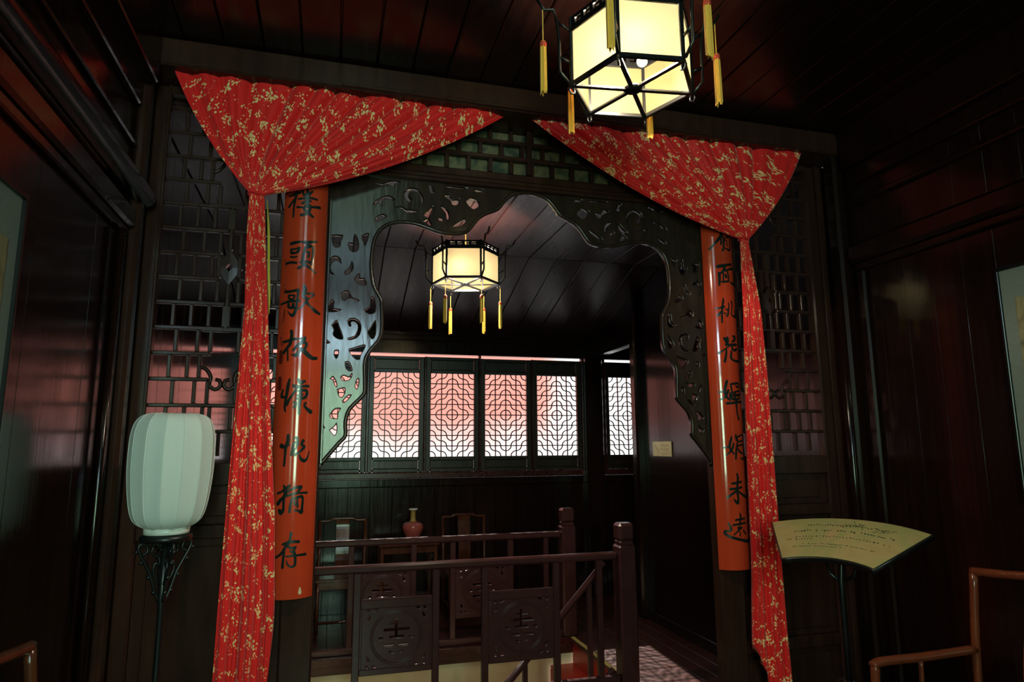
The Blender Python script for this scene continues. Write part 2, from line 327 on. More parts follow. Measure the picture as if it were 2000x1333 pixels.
CHR=[[[[-204,28217,119],[-9,28131,164],[184,28233,60]],[[-9,28131,149],[-21,27937,134],[-83,27772,133],[-242,27558,133],[-486,27291,88],[-737,27024,117]],[[-22,27921,89],[225,27964,75],[491,28060,106],[397,28154,91]],[[1,27746,89],[140,27632,104],[86,27401,104],[65,27095,89],[2,26947,118]],[[-44,27582,89],[-96,27291,88]],[[268,27713,75],[581,27820,76],[607,27503,76],[550,27024,106],[159,27089,59]],[[257,27583,60],[338,27499,60]],[[285,27394,60],[363,27246,60]]],[[[-400,25965,131],[-149,26013,146],[278,26112,103],[624,26186,121]],[[92,26013,117],[-29,25798,102]],[[-329,25617,87],[-295,25396,130],[-325,24879,86]],[[-273,25522,87],[-34,25719,102],[254,25808,88],[784,25948,122],[1136,25726,118],[937,25311,126],[807,25029,137],[470,25096,103]],[[-42,25592,73],[-61,25292,72],[-58,25073,87]],[[207,25739,73],[291,25481,88],[286,25165,88]],[[92,25476,131],[122,25384,131]],[[-204,25083,58],[-23,25090,87],[307,25152,88]]],[[[-611,23546,71],[-375,23569,71],[-221,23599,128],[-105,23664,71]],[[-157,24143,43],[-150,23988,86],[-214,23723,86],[-246,23444,85],[-279,23136,85],[-287,22736,71]],[[-311,23367,57],[-487,23155,127]],[[173,23851,72],[201,23698,72],[144,23460,86],[89,23209,100],[-7,23096,71]],[[-31,23512,57],[89,23472,72]],[[-160,23291,43],[-65,23248,71]],[[398,23967,102],[457,23803,87],[401,23485,72],[376,23218,72],[611,23123,87],[1134,23123,72]],[[821,23686,105],[847,23549,90],[647,23392,59],[915,23310,91],[657,23207,88]]],[[[-224,21829,112],[-105,21709,168],[-67,21527,140]],[[-45,21863,127],[-7,21681,112]],[[345,21977,85],[546,21951,129],[443,21756,128],[274,21666,85]],[[-152,21465,84],[103,21473,112],[650,21516,115]],[[101,21442,56],[-131,21283,56],[-356,21130,70],[-552,21014,111]],[[-151,21222,70],[-143,21101,84],[-191,20828,97],[-270,20526,104]],[[236,21450,70],[262,21269,113],[388,21186,113],[688,21275,115]],[[170,21111,84],[156,20929,105],[124,20745,112],[292,20618,98],[592,20579,113],[1133,20631,113]]],[[[-216,19441,112],[-317,19118,111],[-355,18816,111],[-269,18554,92],[-90,18384,74]],[[-163,18936,93],[-237,18755,93],[-391,18535,74],[-650,18409,74]],[[-666,18822,93],[-490,18858,74],[-334,18836,93]],[[-8,19281,75],[23,19060,93],[55,18838,74]],[[-8,19281,75],[243,19309,94],[616,19327,95],[587,19101,94],[349,19191,75]],[[-44,18756,111],[-58,18535,111],[227,18439,111],[599,18533,94],[699,18904,95],[260,18844,75],[-21,18756,74]],[[258,18823,93],[227,18439,111]],[[-29,18635,111],[621,18697,113]],[[-310,18213,92],[36,18235,111],[456,18295,93],[1134,18337,94]],[[312,18442,112],[313,18120,111],[336,17719,92],[426,17341,111]]],[[[-133,16452,27],[-159,16292,93],[-250,16046,93],[-278,15829,93],[-184,15641,93],[-53,15467,66]],[[-47,16045,67],[-75,15871,93],[-165,15698,80],[-310,15541,66],[-490,15398,66]],[[-651,15788,67],[-466,15830,66],[-260,15872,80]],[[141,16495,80],[147,16335,120],[248,16145,107]],[[269,16393,80],[708,16497,68],[742,16218,68],[353,16130,67]],[[226,16116,67],[170,15899,93],[87,15538,100],[46,15206,79]],[[247,15898,80],[661,15955,81],[731,15676,74],[710,15312,80],[619,15183,93],[406,15245,53]],[[253,15724,80],[369,15578,107],[628,15488,53]]],[[[50,14412,75],[98,14248,105],[77,13971,105],[15,13648,104],[31,13323,111],[49,13032,104],[-1,12872,133],[-123,12972,104],[-219,13102,30]],[[-255,13895,90],[-4,13924,105],[320,13981,90]],[[-372,13604,104],[-134,13618,89],[318,13687,104]],[[-33,13503,104],[-254,13361,89],[-542,13168,111]],[[82,13484,89],[333,13313,89],[615,13185,119],[1133,13094,106]]],[[[98,12332,55],[141,12135,96],[86,11913,82],[34,11706,82]],[[-169,11981,82],[75,12018,82],[419,12044,69]],[[-311,11729,82],[2,11767,82],[448,11816,82]],[[-62,11590,82],[78,11554,123],[178,11609,68]],[[-34,11499,96],[-40,11410,82]],[[-92,11397,55],[-311,11223,55]],[[44,11347,55],[30,11155,68]],[[267,11424,82],[436,11218,68]],[[-576,11817,69],[-469,11624,96],[-463,11475,96],[-570,11414,82],[-761,11408,82],[-767,11289,110],[-556,11132,109],[-214,11029,109],[126,10942,109],[633,10855,135],[1134,10949,56]]]]
CUTS=[[[160,2928],[184,2937],[219,2934],[273,2959],[333,2966],[315,2949],[279,2933],[280,2908],[249,2926],[220,2918],[196,2920]],[[169,2812],[186,2839],[221,2861],[251,2870],[281,2854],[275,2841],[245,2848],[219,2839],[218,2801],[198,2821],[181,2808]],[[322,2881],[334,2908],[364,2924],[395,2921],[420,2897],[429,2866],[424,2833],[413,2845],[405,2883],[383,2901],[360,2899],[352,2881],[368,2860],[360,2841],[338,2847]],[[276,2806],[312,2819],[336,2806],[397,2805],[391,2790],[343,2780],[318,2796]],[[415,2778],[452,2810],[476,2838],[478,2800],[460,2766],[472,2742],[468,2719],[444,2733],[422,2750],[447,2765]],[[504,2841],[532,2840],[557,2820],[567,2789],[561,2766],[545,2767],[542,2799],[520,2823]],[[501,2780],[534,2776],[531,2753],[505,2757]],[[450,2952],[475,2948],[481,2923],[497,2912],[469,2896],[453,2914]],[[519,2894],[562,2912],[582,2881],[618,2888],[607,2851],[576,2848],[563,2873]],[[537,2955],[651,2957],[657,2941],[575,2941],[543,2941]],[[570,2725],[589,2746],[645,2783],[658,2771],[627,2736]],[[645,2881],[677,2904],[715,2894],[728,2863],[696,2833],[664,2850]],[[689,2951],[747,2951],[741,2930],[696,2932]],[[180,2741],[217,2769],[244,2756],[207,2727],[183,2721]],[[-27,2636],[31,2641],[20,2604],[20,2579],[-8,2571],[-23,2600]],[[79,2633],[89,2655],[105,2617],[109,2580],[95,2555],[67,2559],[54,2588],[59,2607],[77,2602]],[[116,2642],[153,2664],[155,2639],[139,2589],[128,2606]],[[-35,2478],[-28,2518],[-1,2532],[23,2516],[26,2489],[15,2499],[-5,2504],[-24,2479],[-19,2450],[0,2433],[-25,2438]],[[74,2517],[86,2493],[81,2457],[48,2433],[42,2454],[64,2474]],[[85,2415],[115,2456],[119,2426],[139,2427],[152,2390],[117,2390]],[[29,2340],[45,2358],[68,2354],[85,2325],[120,2314],[109,2303],[69,2319],[47,2302],[32,2316]],[[-35,2260],[-15,2308],[2,2297],[-2,2267],[40,2263],[10,2247],[-24,2245]],[[138,2262],[169,2288],[171,2336],[193,2322],[199,2257],[167,2243]],[[63,2206],[74,2219],[100,2223],[124,2206],[133,2176],[126,2139],[103,2117],[71,2110],[68,2122],[97,2132],[112,2157],[114,2187],[97,2203],[81,2199],[85,2180],[72,2179]],[[-11,2182],[13,2210],[29,2177],[47,2130],[44,2111],[14,2117],[-4,2137],[1,2158]],[[160,2153],[188,2203],[201,2215],[203,2145],[187,2118],[173,2129]],[[-35,2149],[-35,2121],[-7,2093],[-25,2085],[-35,2090]],[[73,2068],[110,2081],[147,2093],[155,2080],[134,2037],[130,2018],[112,2015],[83,2041]],[[7,2060],[29,2063],[30,2040],[20,2016],[6,2033]],[[58,2005],[78,2008],[93,1982],[96,1958],[73,1961],[61,1978]],[[-35,1946],[-35,1949],[-33,1920],[-18,1903],[-35,1897],[-35,1862],[-35,1853]],[[-10,1918],[6,1936],[24,1909],[28,1880],[16,1886],[4,1915]],[[40,1933],[57,1943],[80,1934],[92,1952],[98,1941],[86,1917],[64,1910],[44,1916]],[[110,1905],[121,1928],[131,1918],[127,1883],[118,1871],[109,1882]],[[25,1871],[53,1881],[66,1878],[66,1852],[49,1828],[32,1845]],[[77,1845],[98,1847],[83,1823],[62,1805],[51,1814]],[[-4,1749],[12,1775],[34,1784],[50,1780],[38,1758],[36,1729],[22,1729],[2,1732]],[[-4,1678],[18,1695],[31,1715],[36,1683],[32,1658],[19,1650]],[[-35,1824],[-35,1815],[-35,1786],[-35,1792]],[[-35,1732],[-30,1706],[-18,1683],[-35,1686],[-35,1700]],[[-35,1671],[-31,1669],[-35,1649],[-35,1655]]]
ARCH=[[1009,2960],[909,2939],[860,2896],[823,2849],[762,2819],[714,2785],[666,2720],[631,2698],[572,2690],[515,2694],[457,2711],[389,2729],[321,2731],[266,2720],[216,2687],[184,2632],[172,2550],[171,2470],[186,2387],[220,2326],[227,2283],[230,2170],[216,2115],[174,2059],[153,2004],[157,1885],[149,1843],[89,1778],[71,1715],[73,1652],[44,1616],[-14,1545],[-41,1509]]
# ------------------------------------------------------------------ the room
XL, XR, YP, YB = -0.88, 2.93, 3.2, 6.83
ZC1, ZC2 = 3.45, 3.25
def slab(name, lo, hi, mat, bev=0.0):
    return tag(box(name, lo, hi, mat, None, bev=bev), kind='structure')

# floor (with the stairwell left open) and its planks
SW = (XL, 2.05, 4.45, 5.47)          # stairwell x0 x1 y0 y1
floor = bpy.data.objects.new('floor', None); link(floor); tag(floor, kind='structure')
def sub_slab(parent, name, lo, hi, mat, bev=0.0): return box(name, lo, hi, mat, parent, bev=bev)
for lo, hi in (((XL - .1, -1.9, -.12), (XR + .1, SW[2], -.02)), ((SW[1], SW[2], -.12), (4.3, YB + .1, -.02)), ((XL - .1, SW[3], -.12), (SW[1], YB + .1, -.02))):
    sub_slab(floor, 'subfloor', lo, hi, M_FLOOR)
pw = (XR - XL) / 29
def floor_plank(x0, x1, y0, y1): box('floorboard', (x0 + .0012, y0, -.02), (x1 - .0012, y1, 0), M_FLOOR, floor, bev=0.002)
for i in range(29):
    x0 = XL + i * pw; x1 = x0 + pw
    j = 0.9 + 0.5 * (i % 3)
    floor_plank(x0, x1, -1.78, j); floor_plank(x0, x1, j + .002, SW[2] if x1 < SW[1] else 5.0 + .2 * (i % 2))
    if x1 < SW[1]: floor_plank(x0, x1, SW[3], YB)
    else: floor_plank(x0, x1, 5.002 + .2 * (i % 2), YB)
for i in range(10):
    floor_plank(XR + i * pw, XR + (i + 1) * pw, 5.9, YB)

# stairwell: cream plaster sides, red steps, yellow nosing
slab('wall_stairwell_far', (XL, SW[3] + .012, -2.9), (SW[1] + .1, SW[3] + .10, -.02), M_CREAM)
slab('wall_stairwell_near', (XL, SW[2] - .10, -2.9), (SW[1] + .1, SW[2] - .012, -.12), M_CREAM)
slab('wall_stairwell_end', (XL - .1, SW[2], -2.9), (XL, SW[3], -.02), M_CREAM)
slab('trim_1', (SW[1] - .028, SW[2], -.03), (SW[1] + .006, SW[3], .006), M_TRIM, .004)
slab('trim_2', (XL, SW[3] - .02, -.06), (SW[1] - .028, SW[3] + .012, .004), M_RED, .004)
st = empty('staircase', (SW[1], 4.96, -2.8), label='steep red painted wooden stairs going down inside the railed stairwell', cat='staircase')
for i in range(13):
    zt = -.2 * (i + 1); x1 = SW[1] - .2 * i
    box('tread', (x1 - .215, SW[2] + .005, zt - .03), (x1, SW[3] - .005, zt), M_STEP, st, st.location, .004)
    box('riser', (x1 - .018, SW[2] + .005, zt + .001), (x1, SW[3] - .005, zt + .17), M_STEP, st, st.location, .002)

# side walls: vertical lacquered planks between moulded rails
def plank_wall(name, x, sgn, y0, y1, z0, z1, n, mat, back=True):
    """wall plane at x whose room side is -sgn"""
    wl = bpy.data.objects.new(name, None); link(wl); tag(wl, kind='structure')
    if back: box('backing', (x + sgn * .035, y0, z0), (x + sgn * .09, y1, z1), mat, wl, bev=0)
    wdt = (y1 - y0) / n
    for i in range(n):
        d = .0004 * (i % 3)
        box('plank', (x + sgn * d, y0 + i * wdt + .0001, z0), (x + sgn * .033, y0 + (i + 1) * wdt - .0001, z1), mat, wl, bev=0.0004)
    return wl
wr = plank_wall('wall_right', XR, 1, -1.78, 3.2, 0, ZC1, 30, M_WALL)
wr2 = plank_wall('wall_right_back', XR, 1, 3.28, 5.80, 0, ZC1 + .1, 15, M_WALL)
wl_ = plank_wall('wall_left', XL, -1, -1.78, 3.2, 0, ZC1, 30, M_WALL)
wl2 = plank_wall('wall_left_back', XL, -1, 3.28, YB, 0, ZC1 + .1, 21, M_WALL)
# rails on the right wall of the front room
tn = [2]
def trim(lo, hi, mat=M_WALL, bev=.006):
    tn[0] += 1
    return slab('trim_%d' % tn[0], lo, hi, mat, bev)
def rod_trim(pts, r, mat=M_WALL):
    tn[0] += 1
    bm = bmesh.new(); add_tube(bm, pts, r, 12)
    return tag(obj('trim_%d' % tn[0], bm, mat, smooth=True), kind='structure')
Y0 = -1.78
trim((XR - .07, Y0, 3.20), (XR - .001, 3.00, 3.45)); trim((XR - .035, Y0, 3.10), (XR - .001, 3.00, 3.198))
trim((XR - .03, Y0, 2.975), (XR - .001, 3.03, 3.005), bev=.008)
trim((XR - .055, Y0, 2.63), (XR - .001, 3.03, 2.745), bev=.02); trim((XR - .03, Y0, 2.585), (XR - .001, 3.00, 2.628), bev=.008)
trim((XR - .075, 3.04, 0), (XR - .001, 3.14, ZC1), bev=.015)
rod_trim([(XR - .075, 3.09, 0), (XR - .075, 3.09, 2.75)], .022)
trim((XR - .028, 2.94, 0), (XR - .001, 3.00, 2.584), bev=.01)
# rails on the left wall
trim((XL + .001, Y0, 3.20), (XL + .09, 3.00, 3.45)); trim((XL + .001, Y0, 3.09), (XL + .03, 3.00, 3.198))
trim((XL + .001, Y0, 2.905), (XL + .022, 3.03, 2.925), bev=.006)
rod_trim([(XL + .05, Y0, 2.70), (XL + .05, 3.10, 2.70)], .045)
trim((XL + .001, Y0, 2.53), (XL + .04, 3.03, 2.62), bev=.012); trim((XL + .001, Y0, 2.49), (XL + .022, 3.00, 2.528), bev=.006)
trim((XL + .001, 3.04, 0), (XL + .05, 3.12, ZC1), M_SCREEN, bev=.015)
trim((XL + .001, 2.94, 0), (XL + .022, 3.00, 2.488), bev=.008)
rod_trim([(XL + .028, 2.90, 0), (XL + .028, 2.90, 2.49)], .012)

# ceiling of the front room: boards running away from the camera
ce = bpy.data.objects.new('ceiling', None); link(ce); tag(ce, kind='structure')
box('backing', (XL - .1, Y0 - .1, ZC1 + .032), (XR + .1, YP + .1, ZC1 + .09), M_CEIL, ce, bev=0)
nb = 22; bw = (XR - XL) / nb
for i in range(nb):
    box('ceiling_board', (XL + i * bw + .003, Y0, ZC1 + .002 * (i % 2)), (XL + (i + 1) * bw - .003, YP + .08, ZC1 + .03), M_CEIL, ce, bev=.004)
# ceiling of the back room: flat boards, then a slope down to the windows
c2 = bpy.data.objects.new('ceiling_back', None); link(c2); tag(c2, kind='structure')
box('backing', (XL - .1, YP + .081, ZC2 + .032), (4.3, 5.36, ZC2 + .09), M_CEIL2, c2, bev=0)
nb2 = 15; bw2 = (XR - XL) / nb2
yk, zk, ze = 5.35, ZC2, 2.79
ln = math.hypot(YB - yk, zk - ze); an = math.atan2(zk - ze, YB - yk)
for i in range(nb2):
    x0 = XL + i * bw2
    box('ceiling_board', (x0 + .003, YP + .085, ZC2 + .002 * (i % 2)), (x0 + bw2 - .003, yk, ZC2 + .03), M_CEIL2, c2, bev=.004)
    o = bpy.data.objects.new('ceiling_board', box_mesh((bw2 - .006, ln, .028), M_CEIL2, .004))
    link(o, c2, (x0 + bw2 / 2, (yk + YB) / 2 + .014 * math.sin(an), (zk + ze) / 2 + .014 * math.cos(an) + .002 * (i % 2)), (-an, 0, 0))
o = bpy.data.objects.new('backing', box_mesh((5.3, ln + .3, .05), M_CEIL2, 0.0))
link(o, c2, ((XL - .1 + 4.3) / 2, (yk + YB) / 2 + .06 * math.sin(an), (zk + ze) / 2 + .06 * math.cos(an)), (-an, 0, 0))

# back wall below and above the windows
wb = bpy.data.objects.new('wall_back', None); link(wb); tag(wb, kind='structure')
box('backing', (XL - .1, YB + .03, -.12), (4.3, YB + .09, 1.27), M_WALL, wb, bev=0)
box('header', (XL - .1, YB - .01, 2.562), (4.3, YB + .08, 3.2), M_WALL, wb, bev=.004)
n = 24; dw = (4.3 - XL) / n
for i in range(n): box('plank', (XL + i * dw + .0015, YB, 0.0), (XL + (i + 1) * dw - .0015, YB + .028, 1.19), M_WALL, wb, bev=.003)
box('sill_rail', (XL, YB - .004, 1.272), (4.3, YB + .09, 1.334), M_RED, wb, bev=.008)
box('dado_rail', (XL, YB - .015, 1.192), (4.3, YB + .09, 1.268), M_WALL, wb, bev=.006)
box('head_moulding', (XL, YB - .03, 2.70), (XR, YB - .011, 2.76), M_WALL, wb, bev=.008)
# corner posts and the opening in the right wall
trim((2.725, YB - .09, 0), (XR - .002, YB + .09, 2.9), M_WALL, .012)
trim((2.86, 5.80, 0), (3.02, 5.92, 3.2), M_WALL, .02)
trim((2.88, 5.93, 2.60), (2.99, YB - .1, 3.1), M_WALL, .008)
slab('wall_side_room_front', (XR + .1, 5.80, 0), (4.3, 5.86, 3.2), M_WALL)
slab('wall_side_room_end', (4.2, 5.862, 0), (4.3, YB + .02, 3.2), M_WALL)
slab('baseboard_right', (XR - .02, 3.3, 0), (XR - .001, 5.78, .09), M_WALL, .005)

# window leaves
CW, CH = .465 / 4, .87 / 8
def lattice_mesh():
    """four by eight grid with the wavy concentric diamonds of quarter arcs"""
    bm = bmesh.new(); x0, z0 = -2 * CW, 0.0
    for i in range(1, 4): add_box(bm, (x0 + i * CW, 0, .435), (.0105, .016, .87))
    for j in range(1, 8): add_box(bm, (0, 0, z0 + j * CH), (.465, .016, .0105))
    def arc(cx, cz, a0):
        pts = [(cx + .5 * CW * math.cos(a0 + k * PI / 12), .001, cz + .5 * CH * math.sin(a0 + k * PI / 12)) for k in range(7)]
        add_tube(bm, pts, .0078, 4, False)
    for i in range(0, 3):
        for j in range(0, 5):
            for sx in (1, -1):
                for sz in (1, -1):
                    cx, cz = sx * i * CW, .435 + sz * j * CH
                    qs = (0, 1) if False else (0,)
                    # outward quarter
                    if i < 2 and j < 4: arc(cx, cz, {(1, 1): 0, (-1, 1): PI / 2, (-1, -1): PI, (1, -1): 1.5 * PI}[(sx, sz)])
                    if i > 0 and j > 0: arc(cx, cz, {(1, 1): PI, (-1, 1): 1.5 * PI, (-1, -1): 0, (1, -1): PI / 2}[(sx, sz)])
    return mesh_of(bm, 'lattice', M_WIN)
LATM = lattice_mesh()
def window(k, cx, ztop=2.535):
    wn = empty('window_%d' % k, (cx, YB + .03, 1.335), kind='structure'); b = wn.location
    hw = .2825
    for s in (-1, 1): box('stile', (cx + s * (hw - .05), YB + .005, 1.335), (cx + s * hw, YB + .055, ztop), M_WIN, wn, b, .005)
    for z0, z1 in ((1.335, 1.372), (1.452, 1.49), (2.36, 2.398), (ztop - .034, ztop)):
        box('rail', (cx - hw + .05, YB + .007, z0), (cx + hw - .05, YB + .053, z1), M_WIN, wn, b, .005)
    for z0, z1 in ((1.372, 1.452), (2.398, ztop - .034)):
        box('panel', (cx - hw + .052, YB + .022, z0), (cx + hw - .052, YB + .040, z1), M_WIN, wn, b, 0.004)
    link(bpy.data.objects.new('lattice', LATM), wn, (0, 0, 1.49 - 1.335))
    return wn
for k in range(6): window(k + 1, .66 + .587 * (k - 2), 2.535 - (.0 if k % 2 else .004))
window(7, 3.275)
for k in range(7):   # thin red posts between the leaves
    x = .66 + .587 * (k - 2.5)
    trim((x - .011 if k else XL, YB - .012, 1.335), (x + .011, YB + .06, 2.561 if k in (0, 2, 4) else 2.535), M_RED, .004)
trim((2.712, YB - .012, 1.335), (2.724, YB + .06, 2.561), M_RED, .004)
trim((2.931, YB - .03, 1.335), (2.985, YB + .06, 2.561), M_RED, .006)
trim((3.565, YB - .03, 1.335), (4.2, YB + .06, 2.561), M_WIN, .006)

# rear wall behind the photographer with the tall window that lights the front room
wf = bpy.data.objects.new('wall_front', None); link(wf); tag(wf, kind='structure')
for lo, hi in (((XL - .1, WY - .08, 0), (-.37, WY, ZC1)), ((.57, WY - .08, 0), (XR + .1, WY, ZC1)), ((-.37, WY - .08, 0), (.57, WY, 1.18)), ((-.37, WY - .08, 3.12), (.57, WY, ZC1))):
    box('plank_panel', lo, hi, M_WALL, wf, bev=.004)
wn = empty('window_8', (.10, WY - .04, 1.18), kind='structure')
for x in (-.35, .10, .55): box('mullion', (x - .018, WY - .06, 1.18), (x + .018, WY - .02, 3.12), M_WIN, wn, wn.location, .004)
for z in (1.2, 1.62, 2.06, 2.6, 3.1): box('glazing_bar', (-.33, WY - .055, z - .015 - (.05 if z == 2.6 else 0)), (.53, WY - .025, z + .015 + (.07 if z == 2.6 else 0)), M_WIN, wn, wn.location, .003)

# outside the back windows: pale paving, a white wall with a red plastered bay, and a white gable further right
gr = box('ground', (-12, YB + .3, -3.4), (16, 26, -3.2), M_GROUND, None, bev=0); tag(gr, kind='structure')
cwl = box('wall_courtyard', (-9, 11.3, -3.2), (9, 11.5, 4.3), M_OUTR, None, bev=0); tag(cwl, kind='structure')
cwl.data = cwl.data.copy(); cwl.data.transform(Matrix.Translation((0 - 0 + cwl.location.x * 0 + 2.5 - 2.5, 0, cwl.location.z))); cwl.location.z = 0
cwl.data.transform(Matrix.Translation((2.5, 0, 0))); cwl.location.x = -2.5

# ------------------------------------------------------------------ carved screen between the two rooms
scr = empty('carved_arch_screen', (1.0, YP + .04, 0), label='dark carved wooden arch screen with pierced scrolls and transom lattice across the room', cat='screen')
SB = scr.location
for s in (-1, 1):
    cx = 1.0 + s * 1.112
    box('post', (cx - .071, YP, 0), (cx + .071, YP + .085, 3.31), M_SCREEN, scr, SB, .008)
for z0, z1, d in ((2.962, 2.985, .02), (2.985, 3.012, .01), (3.012, 3.056, 0)):
    box('moulded_rail', (-.04, YP + .021 - d, z0), (2.04, YP + .07, z1), M_SCREEN, scr, SB, .006)
A = [(x / 1000, z / 1000) for x, z in ARCH]
A[0] = (1.0, 2.958)
Am = [(2.0 - x, z) for x, z in A]
arch = crom(A[::-1] + Am[1:], 3)
outl = [(-.038, 2.96), (-.038, 1.50)] + arch[1:-1] + [(2.038, 1.50), (2.038, 2.96)]
outl = [(-.038, 2.961), (-.038, 1.505)] + [p for p in arch if p[0] > -.036 and p[0] < 2.036 and p[1] < 2.9605] + [(2.038, 1.505), (2.038, 2.961)]
def inside(pt, poly):
    x, y = pt; c = False; j = len(poly) - 1
    for i in range(len(poly)):
        (xi, yi), (xj, yj) = poly[i], poly[j]
        if (yi > y) != (yj > y) and x < (xj - xi) * (y - yi) / (yj - yi) + xi: c = not c
        j = i
    return c
def edge_dist(pt, poly):
    best = 9
    for i in range(len(poly)):
        a = Vector(poly[i - 1]); b = Vector(poly[i]); p = Vector(pt); ab = b - a
        t = max(0, min(1, (p - a).dot(ab) / max(1e-9, ab.length_squared)))
        best = min(best, (p - a - ab * t).length)
    return best
def seg_x(a, b, c, d):
    def cr(o, p, q): return (p[0] - o[0]) * (q[1] - o[1]) - (p[1] - o[1]) * (q[0] - o[0])
    return cr(a, b, c) * cr(a, b, d) <= 0 and cr(c, d, a) * cr(c, d, b) <= 0
def poly_x(p, q):
    if max(a[0] for a in p) < min(a[0] for a in q) or max(a[0] for a in q) < min(a[0] for a in p): return False
    if max(a[1] for a in p) < min(a[1] for a in q) or max(a[1] for a in q) < min(a[1] for a in p): return False
    if inside(p[0], q) or inside(q[0], p): return True
    return any(seg_x(p[i - 1], p[i], q[k - 1], q[k]) for i in range(len(p)) for k in range(len(q)))
def self_x(p):
    n = len(p)
    return any(seg_x(p[i - 1], p[i], p[k - 1], p[k]) for i in range(n) for k in range(i + 2, n) if (k + 1) % n != i and not (i == 0 and k == n - 1))
half = []
for c in CUTS:
    h = crom([(x / 1000, z / 1000) for x, z in c] + [(c[0][0] / 1000, c[0][1] / 1000)], 2)[:-1]
    h = [(min(.988, x), z) for x, z in h]
    cxm = sum(p[0] for p in h) / len(h); czm = sum(p[1] for p in h) / len(h)
    if not inside((cxm, czm), outl): continue
    done = False
    for k0 in [1 - .06 * s for s in range(14)]:
        for clamp in (True, False):
            hh = []
            for (x, z) in h:
                x, z = cxm + (x - cxm) * k0, czm + (z - czm) * k0
                q = (x, z)
                if clamp:       # pull single points in so a rim of wood stays
                    for s in range(16):
                        k = 1 - s * .05; q = (cxm + (x - cxm) * k, czm + (z - czm) * k)
                        if inside(q, outl) and edge_dist(q, outl) > .0062: break
                hh.append(q)
            hh = [p for i, p in enumerate(hh) if math.hypot(p[0] - hh[i - 1][0], p[1] - hh[i - 1][1]) > .0015]
            if len(hh) < 4: continue
            grow = [(cxm + (x - cxm) * 1.05, czm + (z - czm) * 1.05) for x, z in hh]
            if all(inside(p, outl) and edge_dist(p, outl) > .0056 for p in hh) and not self_x(hh) and not any(poly_x(grow, o) for o in half):
                half.append(hh); done = True; break
        if done: break
holes = half + [[(2.0 - x, z) for x, z in h][::-1] for h in half]
cut_plate('pierced_panel', [(x - 1.0, z) for x, z in outl], [[(x - 1.0, z) for x, z in h] for h in holes], .032, M_CARVE, scr, .004, (0, 0, 0))
bd = [(x, YP + .024, z) for x, z in arch if -.036 < x < 2.036]
tube('arch_bead', bd, .0105, M_CARVE, scr, 8, True, SB)
for s in (-1, 1):   # square the panel off against the posts
    box('jamb_bead', (1 + s * 1.034 - .006, YP + .012, 1.52), (1 + s * 1.034 + .006, YP + .03, 2.955), M_CARVE, scr, SB, .003)
# transom lattice
zr = [3.056, 3.145, 3.235, 3.31]
for z in zr[1:3]: box('lattice_bar', (-.04, YP + .02, z - .011), (2.04, YP + .05, z + .011), M_SCREEN, scr, SB, .003)
for r in range(3):
    x = -.04 + (.06 if r % 2 else .115)
    while x < 2.02:
        box('lattice_bar', (x - .011, YP + .021, zr[r] + (0.011 if r else 0)), (x + .011, YP + .049, zr[r + 1] - .011), M_SCREEN, scr, SB, .003)
        x += .118
box('centre_muntin', (.985, YP + .012, 3.057), (1.015, YP + .02, 3.31), M_SCREEN, scr, SB, .003)
box('back_panel', (-.04, YP + .072, 3.0), (2.04, YP + .08, 3.31), M_OLIVE, scr, SB, 0)

